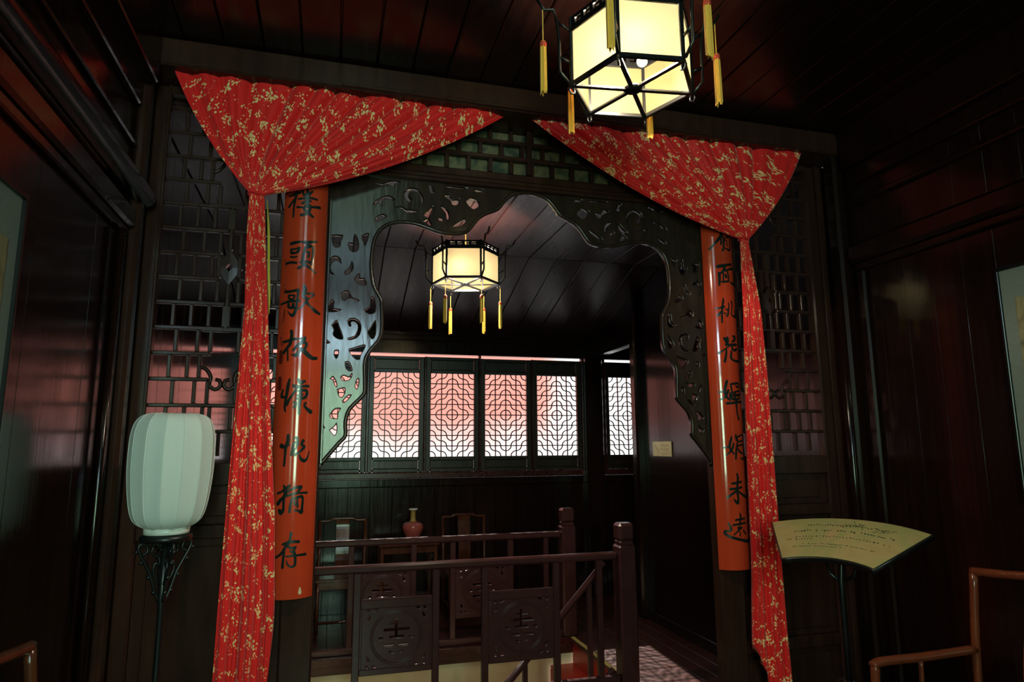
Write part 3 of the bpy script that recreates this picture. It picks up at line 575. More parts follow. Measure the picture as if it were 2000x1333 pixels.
# lattice wings on both sides of the arch
def wing(cx, label, flip):
    t = empty('lattice_screen', (cx, YP + .04, 0), label=label, cat='screen', group='lattice wings beside the arch')
    b = t.location; hw = .30; zc, hh = 2.437, .885
    def bx(name, x0, x1, z0, z1, y0=.022, y1=.052, mat=M_SCREEN, bev=.003):
        if flip: x0, x1 = -x1, -x0
        if x1 - x0 < .006 or z1 - z0 < .006: return
        box(name, (cx + x0, YP + y0, z0), (cx + x1, YP + y1, z1), mat, t, b, bev)
    # frame
    bx('stile', -.372, -.30, 0, 3.31, .008, .08, bev=.01); bx('stile_bead', -.312, -.298, 1.5, 3.31, .001, .008, bev=.003)
    bx('rail', -.30, .30, 1.432, 1.532, .004, .076); bx('rail', -.30, .30, 1.205, 1.262, .004, .076)
    bx('rail', -.30, .30, .50, .56, .004, .076); bx('rail', -.30, .30, 0, .12, .004, .076)
    for z0, z1 in ((1.262, 1.432), (.56, 1.205), (.12, .50)):
        bx('panel', -.30, .30, z0, z1, .034, .05); bx('raised_field', -.25, .25, z0 + .035, z1 - .035, .026, .034, bev=.006)
    bx('rail', -.30, .30, 3.27, 3.31, .006, .074)
    hb = .0085; ph = 2 * hh / 15
    # stepped brick-like grid that leaves a hollow centre with a diamond
    ext = {7: .30, 6: .045, 5: -.06, 4: -.10, 3: -.06, 2: -.01, 1: -.045, 0: -.045}
    for k in range(-7, 8):
        z0 = zc + (k - .5) * ph; z1 = z0 + ph; e = ext[abs(k)]
        e2 = ext[abs(k - 1)] if k > -7 else .30
        he = max(e, e2)
        if k > -7:
            for s in (1, -1):
                if he > .2:
                    if s == 1: bx('lattice_bar', -.30, .30, z0 - hb, z0 + hb)
                else:
                    bx('lattice_bar', -.30 if s == 1 else -he, he if s == 1 else .30, z0 - hb, z0 + hb)
        xs = ([-.205, -.115] if k % 2 else [-.225, -.15, -.075])
        if e > .2: xs = xs + [0.0] if k % 2 else xs
        for x in xs + ([e] if e < .2 else []):
            if x > e + .001: continue
            if e < .2 and abs(x - e) < .03 and x != e: continue
            for s in (1, -1):
                if x == 0.0 and s == -1: continue
                bx('lattice_bar', s * x - hb, s * x + hb, z0 + hb, z1 - hb)
    # diamond boss in the middle, with its ties
    bm = bmesh.new()
    pl = []
    for (x, z) in ((0, .085), (.058, 0), (0, -.085), (-.058, 0)):
        pl.append((bm.verts.new((x, -.012, z)), bm.verts.new((x * .9, .016, z * .9)), bm.verts.new((x * .26, -.015, z * .26)), bm.verts.new((x * .26, .016, z * .26))))
    for i in range(4):
        a, c = pl[i], pl[(i + 1) % 4]
        for q in ((a[0], c[0], c[2], a[2]), (a[0], a[1], c[1], c[0]), (a[2], c[2], c[3], a[3]), (a[1], a[3], c[3], c[1])): bm.faces.new(q)
    obj('diamond_boss', bm, M_SCREEN, t, (0, -.003, zc))
    for s in (1, -1):
        bx('tie_bar', -hb, hb, zc + (.086 if s > 0 else -.30), zc + (.30 if s > 0 else -.086))
        bx('tie_bar', *((-.045, -.058) if s > 0 else (.058, .045))[::-1] if False else ((-.058 - .0, -.045) if s > 0 else (.045, .058)), zc - hb, zc + hb)
        bx('tie_bar', -.1, .1, zc + s * .30 - hb, zc + s * .30 + hb)
        for q in (1, -1):   # curled ends in the hollow
            cz = zc + s * .60
            pts = [(q * (.02 + .0), 0, cz - zc + 0)]
            pts = [(q * .10, 0, s * .47), (q * .07, 0, s * .485), (q * .05, 0, s * .52), (q * .055, 0, s * .555), (q * .03, 0, s * .575), (q * .008, 0, s * .56), (q * .012, 0, s * .535), (q * .03, 0, s * .53)]
            bm = bmesh.new(); add_tube(bm, crom(pts, 3), .009, 6)
            obj('curled_bar', bm, M_SCREEN, t, (0, 0, zc), smooth=True)
    return t
wing(-.484, 'dark wooden lattice wing left of the arch, behind the white silk lamp', False)
wing(2.484, 'dark wooden lattice wing right of the arch, behind the fan-shaped sign', True)
slab('trim_40', (XL + .001, YP, 0), (-.857, YP + .08, 3.31), M_SCREEN, .002)
slab('trim_41', (2.857, YP, 0), (XR - .001, YP + .08, 3.31), M_SCREEN, .002)
# beam over the screen
bmx = box('trim_42', (XL + .002, 3.02, 3.312), (XR - .002, YP + .08, 3.447), M_SCREEN, None, bev=.01); tag(bmx, kind='structure')
slab('trim_43', (.0, 3.008, 3.318), (2.0, 3.019, 3.336), M_SCREEN, .004)
slab('wall_over_screen', (XL, YP + .081, 3.30), (XR, YP + .10, 3.6), M_WALL)
# ------------------------------------------------------------------ orange bamboo boards with brushed couplet
BR, BSAG = .118, .055
def board(cx, chars, label, marks=False, fat=1.2):
    t = empty('couplet_board', (cx, YP - .0056, .94), label=label, cat='board', group='pair of couplet boards')
    ccy = -BSAG + BR          # cylinder axis behind the face, local y
    ha = math.asin(.1 / BR); z1 = 3.06 - .94
    bm = bmesh.new(); n = 28; cols = []
    for i in range(n + 1):
        a = -ha + 2 * ha * i / n
        o = (BR * math.sin(a), ccy - BR * math.cos(a)); q = ((BR - .009) * math.sin(a), ccy - (BR - .009) * math.cos(a))
        cols.append([bm.verts.new((o[0], o[1], 0)), bm.verts.new((o[0], o[1], z1)), bm.verts.new((q[0], q[1], z1)), bm.verts.new((q[0], q[1], 0))])
    for i in range(n):
        for k in range(4): bm.faces.new((cols[i][k], cols[i][(k + 1) % 4], cols[i + 1][(k + 1) % 4], cols[i + 1][k]))
    bm.faces.new(cols[0]); bm.faces.new(cols[-1][::-1])
    b = obj('bamboo_board', bm, M_BOARD, t)
    for p in b.data.polygons: p.use_smooth = abs(p.normal.z) < .5
    b.data.set_sharp_from_angle(angle=R(40))
    def pt(u, z, lift): a = u / BR; return ((BR + lift) * math.sin(a), ccy - (BR + lift) * math.cos(a), z - .94)
    def strokes(name, ch, mat, label=None):
        bm = bmesh.new(); lift = .0006
        for stk in ch:
            P = [(u / 1e4, z / 1e4, wd / 1e4 * fat) for u, z, wd in stk]
            P = crom(P, 5) if len(P) > 2 else [tuple(a + (c - a) * s / 6 for a, c in zip(P[0], P[1])) for s in range(7)]
            # rounded brush ends
            def cap(p, q):
                du, dz = p[0] - q[0], p[1] - q[1]; l = math.hypot(du, dz) or 1
                return [(p[0] + du / l * p[2] * .5 * s, p[1] + dz / l * p[2] * .5 * s, p[2] * f) for s, f in ((.55, .83), (.9, .42))]
            P = cap(P[0], P[1])[::-1] + P + cap(P[-1], P[-2])
            lift += .00004; prev = None
            for i, (u, z, wd) in enumerate(P):
                a = P[max(0, i - 1)]; c = P[min(len(P) - 1, i + 1)]
                du, dz = c[0] - a[0], c[1] - a[1]; l = math.hypot(du, dz) or 1
                nu, nz = -dz / l * wd / 2, du / l * wd / 2
                cur = [bm.verts.new(pt(max(-.119, min(.119, u + nu * s)), z + nz * s, lift)) for s in (-1, 0, 1)]
                if prev:
                    for k in range(2): bm.faces.new((prev[k], prev[k + 1], cur[k + 1], cur[k]))
                prev = cur
        o = obj(name, bm, mat, t); tag(o, label)
        return o
    for ch in chars: strokes('character', ch, M_INK, 'black brush-written character')
    if marks:   # faded signature column and two seals at the left edge
        rnd = random.Random(3)
        def sig(z0, z1, n): return [[(int((-.086 + rnd.uniform(-.011, .011)) * 1e4), int(rnd.uniform(z0, z1) * 1e4), 22), (int((-.086 + rnd.uniform(-.011, .011)) * 1e4), int(rnd.uniform(z0, z1) * 1e4), 26)] for _ in range(n)]
        strokes('signature', sig(2.44, 2.49, 5) + sig(2.31, 2.36, 7) + sig(2.16, 2.24, 5) + sig(2.06, 2.12, 4), M_SEAL)
        for zc in (2.01, 1.888): strokes('seal_mark', [[(-870, int((zc + .022) * 1e4), 200), (-870, int((zc - .022) * 1e4), 200)]], M_SEAL)
        strokes('paint_chip', [[(500, 9850, 60), (510, 9650, 130)]], M_CREAM)
    return t
board(-.15, CHL, 'orange bamboo couplet board beside the left curtain, eight black characters', True)
board(2.127, CHR, 'orange bamboo couplet board beside the right curtain, eight black characters', False, 1.36)

# ------------------------------------------------------------------ curtains
def curtain(name, label, top0, top1, ztop, tie, ztie, sagL, sagR, edges, hem, seed, mirror=False):
    """cloth pleated along the beam, gathered at one tie point, falling as a narrow tail. x runs left to right"""
    rnd = random.Random(seed)
    nu, nv, nt = 260, 60, 80
    ph = [rnd.uniform(0, 6.28) for _ in range(8)]
    YC = 3.095
    def fold(u, s):
        # deep narrow creases between soft pillows, with finer wrinkles on top
        q = 10.5 * u + .35 * math.sin(2 * PI * u + ph[0]) + .22 * math.sin(2 * PI * 3 * u + ph[1])
        pil = abs(math.sin(PI * q)) ** .38
        q2 = 21 * u + .5 * math.sin(2 * PI * 2 * u + ph[2])
        fine = abs(math.sin(PI * q2)) ** .7
        c = math.sin(2 * PI * 4 * u + ph[4])
        return pil + .22 * fine * s + .22 * c
    bm = bmesh.new(); uvl = bm.loops.layers.uv.new('UVMap'); grid = []; uvs = []
    for j in range(nv + 1):
        v = j / nv; row = []; ur = []
        for i in range(nu + 1):
            u = i / nu
            T = Vector((top0 + (top1 - top0) * u, ztop[0] + (ztop[1] - ztop[0]) * u)); K = Vector((tie[0] + (tie[1] - tie[0]) * u, ztie))
            mid = (T + K) / 2; sg = Vector(sagL).lerp(Vector(sagR), u ** 1.5 if not mirror else 1 - (1 - u) ** 1.5)
            Mx = mid + sg
            p = T * (1 - v) ** 2 + Mx * 2 * v * (1 - v) + K * v * v
            amp = .016 + .020 * math.sin(PI * min(1, v * 1.1)) if v < .9 else .016
            amp = .040 + .016 * math.sin(PI * v) ** .8 - .026 * v
            y = YC - amp * (fold(u, 1.0) - .5)
            row.append(bm.verts.new((p.x, y, p.y)))
            wv = 1.9 * (1 - v) + .55 * v
            ur.append((u * wv + (1 - wv) * .3, ((T - Mx).length + (Mx - K).length) * 1.0 * (1 - v)))
        grid.append(row); uvs.append(ur)
    for j in range(1, nt + 1):
        v = j / nt; row = []; ur = []
        for i in range(nu + 1):
            u = i / nu
            hz = hem(u); z = ztie + (hz - ztie) * v
            lo, hi = edges(z)
            x = lo + (hi - lo) * u
            amp = .016 + .026 * min(1, v * 2)
            y = YC - amp * (fold(u * .55 + .1, .8) - .5) * (.6 + .4 * v)
            row.append(bm.verts.new((x, y, z)))
            ur.append((u * (.55 - .1 * v) + .135 + .03 * v, -(ztie - z)))
        grid.append(row); uvs.append(ur)
    for j in range(len(grid) - 1):
        for i in range(nu):
            f = bm.faces.new((grid[j][i], grid[j][i + 1], grid[j + 1][i + 1], grid[j + 1][i]))
            for lp, (a, b) in zip(f.loops, ((j, i), (j, i + 1), (j + 1, i + 1), (j + 1, i))): lp[uvl].uv = uvs[a][b]
    me = bpy.data.meshes.new(name); bm.to_mesh(me); bm.free(); me.materials.append(M_CLOTH)
    me.polygons.foreach_set('use_smooth', [True] * len(me.polygons))
    t = empty('curtain', ((tie[0] + tie[1]) / 2, YC, 0), label=label, cat='curtain', group='pair of red curtains')
    o = bpy.data.objects.new('cloth', me); link(o, t, -t.location)
    md = o.modifiers.new('thickness', 'SOLIDIFY'); md.thickness = .0025
    # cord at the gather
    xc = (tie[0] + tie[1]) / 2
    ring = [(xc + (tie[1] - tie[0]) * .56 * math.cos(a), YC + .024 * math.sin(a), ztie + .004 * math.sin(2 * a)) for a in [2 * PI * k / 20 for k in range(21)]]
    bm = bmesh.new(); add_tube(bm, ring, .006, 6, False); obj('tie_cord', bm, M_CLOTH, t, -t.location, smooth=True)
    return t
def interp(tab):
    tab = sorted(tab)
    def f(z):
        if z <= tab[0][0]: return tab[0][1:]
        for a, b in zip(tab, tab[1:]):
            if z <= b[0]:
                k = (z - a[0]) / (b[0] - a[0]); return tuple(p + (q - p) * k for p, q in zip(a[1:], b[1:]))
        return tab[-1][1:]
    return f
def hemL(u):
    if u < .86: return .16 + .05 * u
    return .16 + (u - .86) / .14 * .66
lt = curtain('cloth', 'red blossom-print curtain gathered at left, tail beside the silk lamp', -.752, .878, (3.325, 3.35), (-.398, -.334), 2.762, (-.05, -.035), (-.012, -.15),
        interp([(0.0, -.428, -.205), (.66, -.424, -.205), (.92, -.421, -.200), (1.30, -.413, -.217), (1.75, -.402, -.258), (2.22, -.388, -.292), (2.55, -.398, -.318), (2.762, -.398, -.334)]), hemL, 5)
bm = bmesh.new()   # the yellow lining turned out along the inner edge of the tail
pts = [(-.322, 2.74), (-.312, 2.6), (-.302, 2.4), (-.287, 2.2)]
pv = None
for x, z in crom(pts, 4):
    wv = .010 * min(1, (2.75 - z) * 6) * (1 if z > 2.3 else max(.1, (z - 2.18) / .12))
    c = [bm.verts.new((x, 3.10, z)), bm.verts.new((x + wv, 3.105, z))]
    if pv: bm.faces.new((pv[0], pv[1], c[1], c[0]))
    pv = c
ob = obj('lining_edge', bm, M_LINING, lt, -lt.location)
ob.modifiers.new('thickness', 'SOLIDIFY').thickness = .002
def hemR(u):
    if u < .45: return .58 - u / .45 * .22
    return .36 - (u - .45) / .55 * .2
curtain('cloth', 'red blossom-print curtain gathered at right, tail beside the fan-shaped sign', .925, 2.655, (3.35, 3.32), (2.212, 2.262), 2.755, (.012, -.15), (.05, -.035),
        interp([(0.0, 2.135, 2.362), (.48, 2.132, 2.348), (.60, 2.13, 2.342), (1.0, 2.155, 2.335), (1.51, 2.165, 2.332), (2.0, 2.185, 2.33), (2.35, 2.203, 2.318), (2.6, 2.207, 2.285), (2.755, 2.212, 2.262)]), hemR, 11, True)

# ------------------------------------------------------------------ hexagonal palace lanterns
def tassel(parent, p, cord, ln, r=.011):
    bm = bmesh.new(); rnd = random.Random(int(p[0] * 1e4) ^ int(p[1] * 1e5))
    n = 12; prof = [(0.35, 0), (.95, -.006), (1, -.03), (1.05, -.08), (1.08, -.14), (1.1, -ln)]
    rings = []
    for j, (rr, z) in enumerate(prof):
        rings.append([bm.verts.new((r * rr * (1 + (.13 if k % 2 else -.1) * (j > 1)) * math.cos(2 * PI * k / n), r * rr * (1 + (.13 if k % 2 else -.1) * (j > 1)) * math.sin(2 * PI * k / n),
                                    z + (rnd.uniform(-.016, .006) if j == len(prof) - 1 else 0))) for k in range(n)])
    for j in range(len(rings) - 1):
        for k in range(n): bm.faces.new((rings[j][k], rings[j][(k + 1) % n], rings[j + 1][(k + 1) % n], rings[j + 1][k]))
    bm.faces.new(rings[0][::-1]); bm.faces.new(rings[-1])
    t = obj('tassel', bm, M_GOLD, parent, (p[0], p[1], p[2] - cord))
    bm = bmesh.new(); add_tube(bm, [(0, 0, cord), (0, 0, 0)], .0022, 5); obj('cord', bm, M_GOLD, t)
    bm = bmesh.new(); add_lathe(bm, [(r * .8, -.004), (r * 1.12, -.010), (r * 1.15, -.022), (r * 1.0, -.028)], 10); obj('binding', bm, M_BINDR, t, smooth=True)
    return t
def lantern(loc, rot, Rr, label, power, ceil, tip_hung, bulbs):
    t = empty('palace_lantern', loc, rot, label=label, cat='lantern', group='hexagonal palace lanterns')
    H = .215
    V = [(Rr * math.cos(k * PI / 3), Rr * math.sin(k * PI / 3)) for k in range(6)]
    sd = Rr
    fr_holes = []
    for q in range(4):
        x0 = -sd * .40 + q * sd * .205; d = sd * .15
        fr_holes.append([(x0, .010), (x0 + d, .010), (x0 + d, .020), (x0 + d * .45, .020), (x0 + d * .45, .026), (x0 + d, .026), (x0 + d, .034), (x0, .034)])
    frieze = None
    for k in range(6):
        a, c = V[k], V[(k + 1) % 6]; m = ((a[0] + c[0]) / 2, (a[1] + c[1]) / 2); an = math.atan2(c[1] - a[1], c[0] - a[0])
        bm = bmesh.new(); add_tube(bm, [(a[0], a[1], -.005), (a[0], a[1], H + .055)], .0095, 4); obj('post', bm, M_BLACK, t)
        for nme, z in (('bottom_rail', .004), ('top_rail', H)):
            o = bpy.data.objects.new(nme, box_mesh((sd, .016, .016), M_BLACK, .002)); link(o, t, (m[0], m[1], z), (0, 0, an))
        o = bpy.data.objects.new('paper_panel', box_mesh((sd - .016, .0016, H - .016), M_PAPER, 0.0)); link(o, t, (m[0], m[1], H / 2), (0, 0, an))
        if frieze is None:
            frieze = cut_plate('frieze', [(-sd / 2 + .008, 0), (sd / 2 - .008, 0), (sd / 2 - .008, .044), (-sd / 2 + .008, .044)], fr_holes, .010, M_BLACK, t, .001, (m[0], m[1], H + .007)); frieze.rotation_euler = (0, 0, an)
        else:
            f = frieze.copy(); link(f, t, (m[0], m[1], H + .007), (0, 0, an))
        # bent arm at the corner
        u = (a[0] / Rr, a[1] / Rr)
        P = lambda r, z: (u[0] * r, u[1] * r, z)
        bm = bmesh.new()
        add_tube(bm, [P(Rr + .125, H + .115), P(Rr + .10, H + .075), P(Rr + .065, H + .078), P(Rr + .052, H + .03), P(Rr + .045, H - .05), P(Rr + .045, .05), P(Rr + .01, .006)], .0062, 6)
        add_tube(bm, [P(Rr + .052, H + .03), P(Rr + .004, H + .0)], .006, 6); add_tube(bm, [P(Rr + .045, H * .5), P(Rr + .004, H * .4)], .0055, 6)
        add_tube(bm, [P(Rr + .006, 0), P(Rr + .012, -.018), P(Rr + .004, -.034), P(Rr - .008, -.03), P(Rr - .006, -.012)], .0042, 6)
        obj('corner_arm', bm, M_BLACK, t, smooth=True)
        if tip_hung: tassel(t, P(Rr + .105, H + .078), .125, .20)
        else:
            tassel(t, P(Rr + .012, -.01), .115, .19)
    for k in range(3):
        a, c = V[k], V[k + 3]; an = math.atan2(c[1] - a[1], c[0] - a[0])
        o = bpy.data.objects.new('bottom_spoke', box_mesh((2 * Rr, .017, .008), M_BLACK, .001)); link(o, t, (0, 0, -.002 + .0007 * k), (0, 0, an))
    bm = bmesh.new(); add_lathe(bm, [(.03, 0), (.036, .006), (.03, .014)], 12); obj('centre_boss', bm, M_BLACK, t, (0, 0, -.006))
    for a, rr, pw_ in bulbs:
        a -= rot; bx_, by_ = rr * math.cos(a), rr * math.sin(a)
        bm = bmesh.new(); bmesh.ops.create_uvsphere(bm, u_segments=14, v_segments=10, radius=.019); b = obj('bulb', bm, M_BULB, t, (bx_, by_, .085), smooth=True)
        bm = bmesh.new(); add_lathe(bm, [(.012, 0), (.013, .03), (.008, .05)], 10); obj('bulb_socket', bm, M_VASEG, b, (0, 0, .018))
        bm = bmesh.new(); add_tube(bm, [(0, 0, .066), (-bx_, -by_, H - .085)], .004, 5); obj('bulb_stem', bm, M_VASEG, b)
        pl = light('POINT', 'bulb_light', (bx_, by_, .085), power * pw_, (1.0, .88, .68), shadow_soft_size=.03); pl.parent = t
    bm = bmesh.new(); add_tube(bm, [(0, 0, .13), (0, 0, ceil - loc[2] - .004)], .004, 6); obj('hanging_cord', bm, M_VASEG, t)
    return t
lantern((1.02, 2.0, 2.88), R(-8), .225, 'glowing hexagonal palace lantern nearest the camera, hung from the front ceiling', 120, ZC1, True, ((R(-126), .125, .8), (R(-70), .05, .2)))
lantern((.907, 4.50, 2.75), R(-15), .238, 'glowing hexagonal palace lantern seen through the arch, over the stairwell', 105, ZC2, False, ((R(-122), .13, .8), (R(-60), .07, .2)))

# ------------------------------------------------------------------ silk lamp on an iron stand
lb = (-.575, 2.78, 0)
t = empty('standing_lamp', lb, label='white ribbed silk lamp on a black scrolled stand, left of the curtain', cat='lamp')
bm = bmesh.new(); add_lathe(bm, [(.010, .04), (.012, .10), (.012, 1.02), (.017, 1.05), (.012, 1.08), (.012, 1.255)], 12); obj('pole', bm, M_IRON, t, smooth=True)
bm = bmesh.new(); add_lathe(bm, [(.082, 1.256), (.09, 1.262), (.09, 1.274), (.07, 1.282)], 28); obj('top_plate', bm, M_IRON, t, smooth=True)
for k in range(4):
    a = k * PI / 2 + .5
    u = Vector((math.cos(a), math.sin(a), 0)); P = lambda r, z: (u.x * r, u.y * r, z)
    bm = bmesh.new()
    add_tube(bm, crom([P(.012, 1.04), P(.03, 1.09), P(.045, 1.14), P(.07, 1.19), P(.09, 1.23), P(.086, 1.25), P(.065, 1.245), P(.06, 1.222), P(.075, 1.212)], 3), .0065, 6)
    add_tube(bm, crom([P(.014, 1.10), P(.035, 1.15), P(.03, 1.18), P(.018, 1.17), P(.02, 1.20), P(.045, 1.215), P(.04, 1.24)], 3), .0055, 6)
    for rr, z in ((.03, 1.075), (.05, 1.13), (.078, 1.185), (.097, 1.225)): bmesh.ops.create_icosphere(bm, subdivisions=1, radius=.009, matrix=Matrix.Translation(P(rr, z)))
    obj('scroll_bracket', bm, M_IRON, t, smooth=True)
    bm = bmesh.new(); add_tube(bm, crom([P(.01, .14), P(.06, .10), P(.13, .05), P(.19, .012), P(.205, .02)], 3), .009, 6); obj('foot', bm, M_IRON, t, smooth=True)
gores = 14; prof = [(.070, 1.284), (.072, 1.302), (.092, 1.312), (.116, 1.335), (.131, 1.38), (.142, 1.46), (.1465, 1.53), (.1465, 1.60), (.143, 1.655), (.132, 1.695), (.112, 1.718), (.085, 1.727), (.055, 1.728)]
prof = crom(prof, 3); bm = bmesh.new(); rings = []
for rr, z in prof:
    k = min(1, max(0, (z - 1.305) / .03))
    rings.append([bm.verts.new((rr * (1 - .035 * k * abs(math.cos(gores / 2 * (2 * PI * q / 112)))) * math.cos(2 * PI * q / 112), rr * (1 - .035 * k * abs(math.cos(gores / 2 * (2 * PI * q / 112)))) * math.sin(2 * PI * q / 112), z)) for q in range(112)])
for j in range(len(rings) - 1):
    for q in range(112): bm.faces.new((rings[j][q], rings[j][(q + 1) % 112], rings[j + 1][(q + 1) % 112], rings[j + 1][q]))
sh = obj('silk_shade', bm, M_SILK, t, smooth=True)
for g in range(gores):
    a = 2 * PI * (g + .5) / gores
    bm = bmesh.new(); add_tube(bm, [(rr * 1.0 * math.cos(a), rr * 1.0 * math.sin(a), z) for rr, z in prof[6:]], .0018, 5); obj('seam', bm, M_SILK, sh, smooth=True)
bm = bmesh.new(); rings = []
for j, z in enumerate((1.283, 1.292, 1.306)):
    rings.append([bm.verts.new(((.074 + .004 * math.sin(9 * q * 2 * PI / 48) * (j == 2)) * math.cos(2 * PI * q / 48), (.074 + .004 * math.sin(9 * q * 2 * PI / 48) * (j == 2)) * math.sin(2 * PI * q / 48), z + .004 * (j == 2) * math.sin(7 * q * 2 * PI / 48))) for q in range(48)])
for j in range(2):
    for q in range(48): bm.faces.new((rings[j][q], rings[j][(q + 1) % 48], rings[j + 1][(q + 1) % 48], rings[j + 1][q]))
o = obj('gathered_collar', bm, M_WHITE, t, smooth=True); o.modifiers.new('t', 'SOLIDIFY').thickness = .004

# ------------------------------------------------------------------ fan-shaped sign
fc = Vector((2.328, 2.565, 1.253)); az, tl, r1, r2, fh = -1.053, .406, .733, .401, .474
fwv = Vector((math.cos(az), math.sin(az), 0)); fn = Vector((fwv.y, -fwv.x, 0)); fup = -fn * math.cos(tl) + Vector((0, 0, math.sin(tl)))
fm = Matrix((fwv, fup.cross(fwv), fup)).transposed().to_4x4()
base = Vector((2.18, 2.49, 0))
t = empty('fan_sign', base, label='fan-shaped aged paper notice board on a black pole stand', cat='sign')
def sector(ra, rb, h, n=20): return [(ra * math.sin(-h + 2 * h * k / n), ra * math.cos(-h + 2 * h * k / n) - r1) for k in range(n + 1)] + [(rb * math.sin(h - 2 * h * k / n), rb * math.cos(h - 2 * h * k / n) - r1) for k in range(n + 1)]
def fan_part(o, off):
    m = fm.copy(); m.translation = fc - base + (fm.col[1].to_3d() * off); o.matrix_local = m; return o
bk = fan_part(cut_plate('backing_board', sector(r1 + .006, r2 - .006, fh + .008), [], .022, M_BLACK, t, .003), .013)
pf = fan_part(cut_plate('paper_face', sector(r1, r2, fh), [], .003, M_FAN, t, .0005), 0)
rnd = random.Random(4)
def text_row(r, a0, a1, hgt, gap, mat=M_INK, straight=None):
    bm = bmesh.new(); a = a0
    while a < a1:
        wd = rnd.uniform(.5, 1.0) * hgt / r
        if rnd.random() < .86:
            for q in range(2):
                ra = r + hgt * rnd.uniform(-.5, .3); rb = ra + hgt * rnd.uniform(.18, .4)
                aa = a + wd * rnd.uniform(0, .3); ab = a + wd * rnd.uniform(.7, 1)
                vs = [bm.verts.new((R_ * math.sin(A_), -.0021, R_ * math.cos(A_) - r1)) for R_, A_ in ((ra, aa), (ra, ab), (rb, ab), (rb, aa))]
                bm.faces.new(vs)
        a += wd + gap / r
    return fan_part(obj('text_line', bm, mat, t), 0)
text_row(.668, -.25, .25, .013, .003); text_row(.618, -.34, .36, .013, .003)
text_row(.567, -.33, .38, .011, .006, M_INK); text_row(.545, -.40, -.22, .011, .004)
text_row(.502, -.28, .34, .008, .0015); text_row(.482, -.36, .06, .008, .0015)
bm = bmesh.new()
for k in range(22):   # small ink flourishes drawn over the text
    x, z = rnd.gauss(.035, .02), rnd.gauss(-.05, .012)
    if k > 12: x, z = rnd.gauss(.16, .03), rnd.gauss(-.09, .012)
    a = rnd.uniform(0, PI); dx, dz = .012 * math.cos(a), .008 * math.sin(a)
    bm.faces.new([bm.verts.new((x + sx * dx - sz * dz * .12, -.0024, z + sx * dz + sz * dx * .12)) for sx, sz in ((-1, -1), (1, -1), (1, 1), (-1, 1))])
fan_part(obj('ink_flourish', bm, M_INK, t), 0)
tp = fc + fup * ((r1 + r2) / 2 - r1) + fm.col[1].to_3d() * .024 - base
bm = bmesh.new(); add_tube(bm, [(0, 0, .03), (0, 0, 1.0), (tp.x * .6, tp.y * .6, tp.z - .06), tuple(tp)], [.016, .015, .015, .012], 10); obj('pole', bm, M_BLACK, t, smooth=True)
for q in (-1, 1):
    e = fc + fup * ((r1 + r2) / 2 - r1 - .02) + fwv * .09 * q + fm.col[1].to_3d() * .025 - base
    tube('support_arm', [(0, 0, 1.0), (e.x * .55, e.y * .55, 1.03), tuple(e)], .009, M_BLACK, t, 8)
bm = bmesh.new(); add_lathe(bm, [(.016, .60), (.03, .585), (.022, .57), (.032, .555), (.018, .54)], 14); obj('collar', bm, M_BLACK, t, smooth=True)
for k in range(4):
    a = k * PI / 2 + .4; u = Vector((math.cos(a), math.sin(a), 0)); P = lambda r, z: (u.x * r, u.y * r, z)
    tube('leaf_scroll', crom([P(.015, .60), P(.04, .585), P(.06, .555), P(.055, .53), P(.04, .535)], 3), .006, M_BLACK, t, 6)
    tube('foot', crom([P(.012, .16), P(.07, .12), P(.16, .03), P(.19, .012), P(.205, .02)], 3), .011, M_BLACK, t, 8)

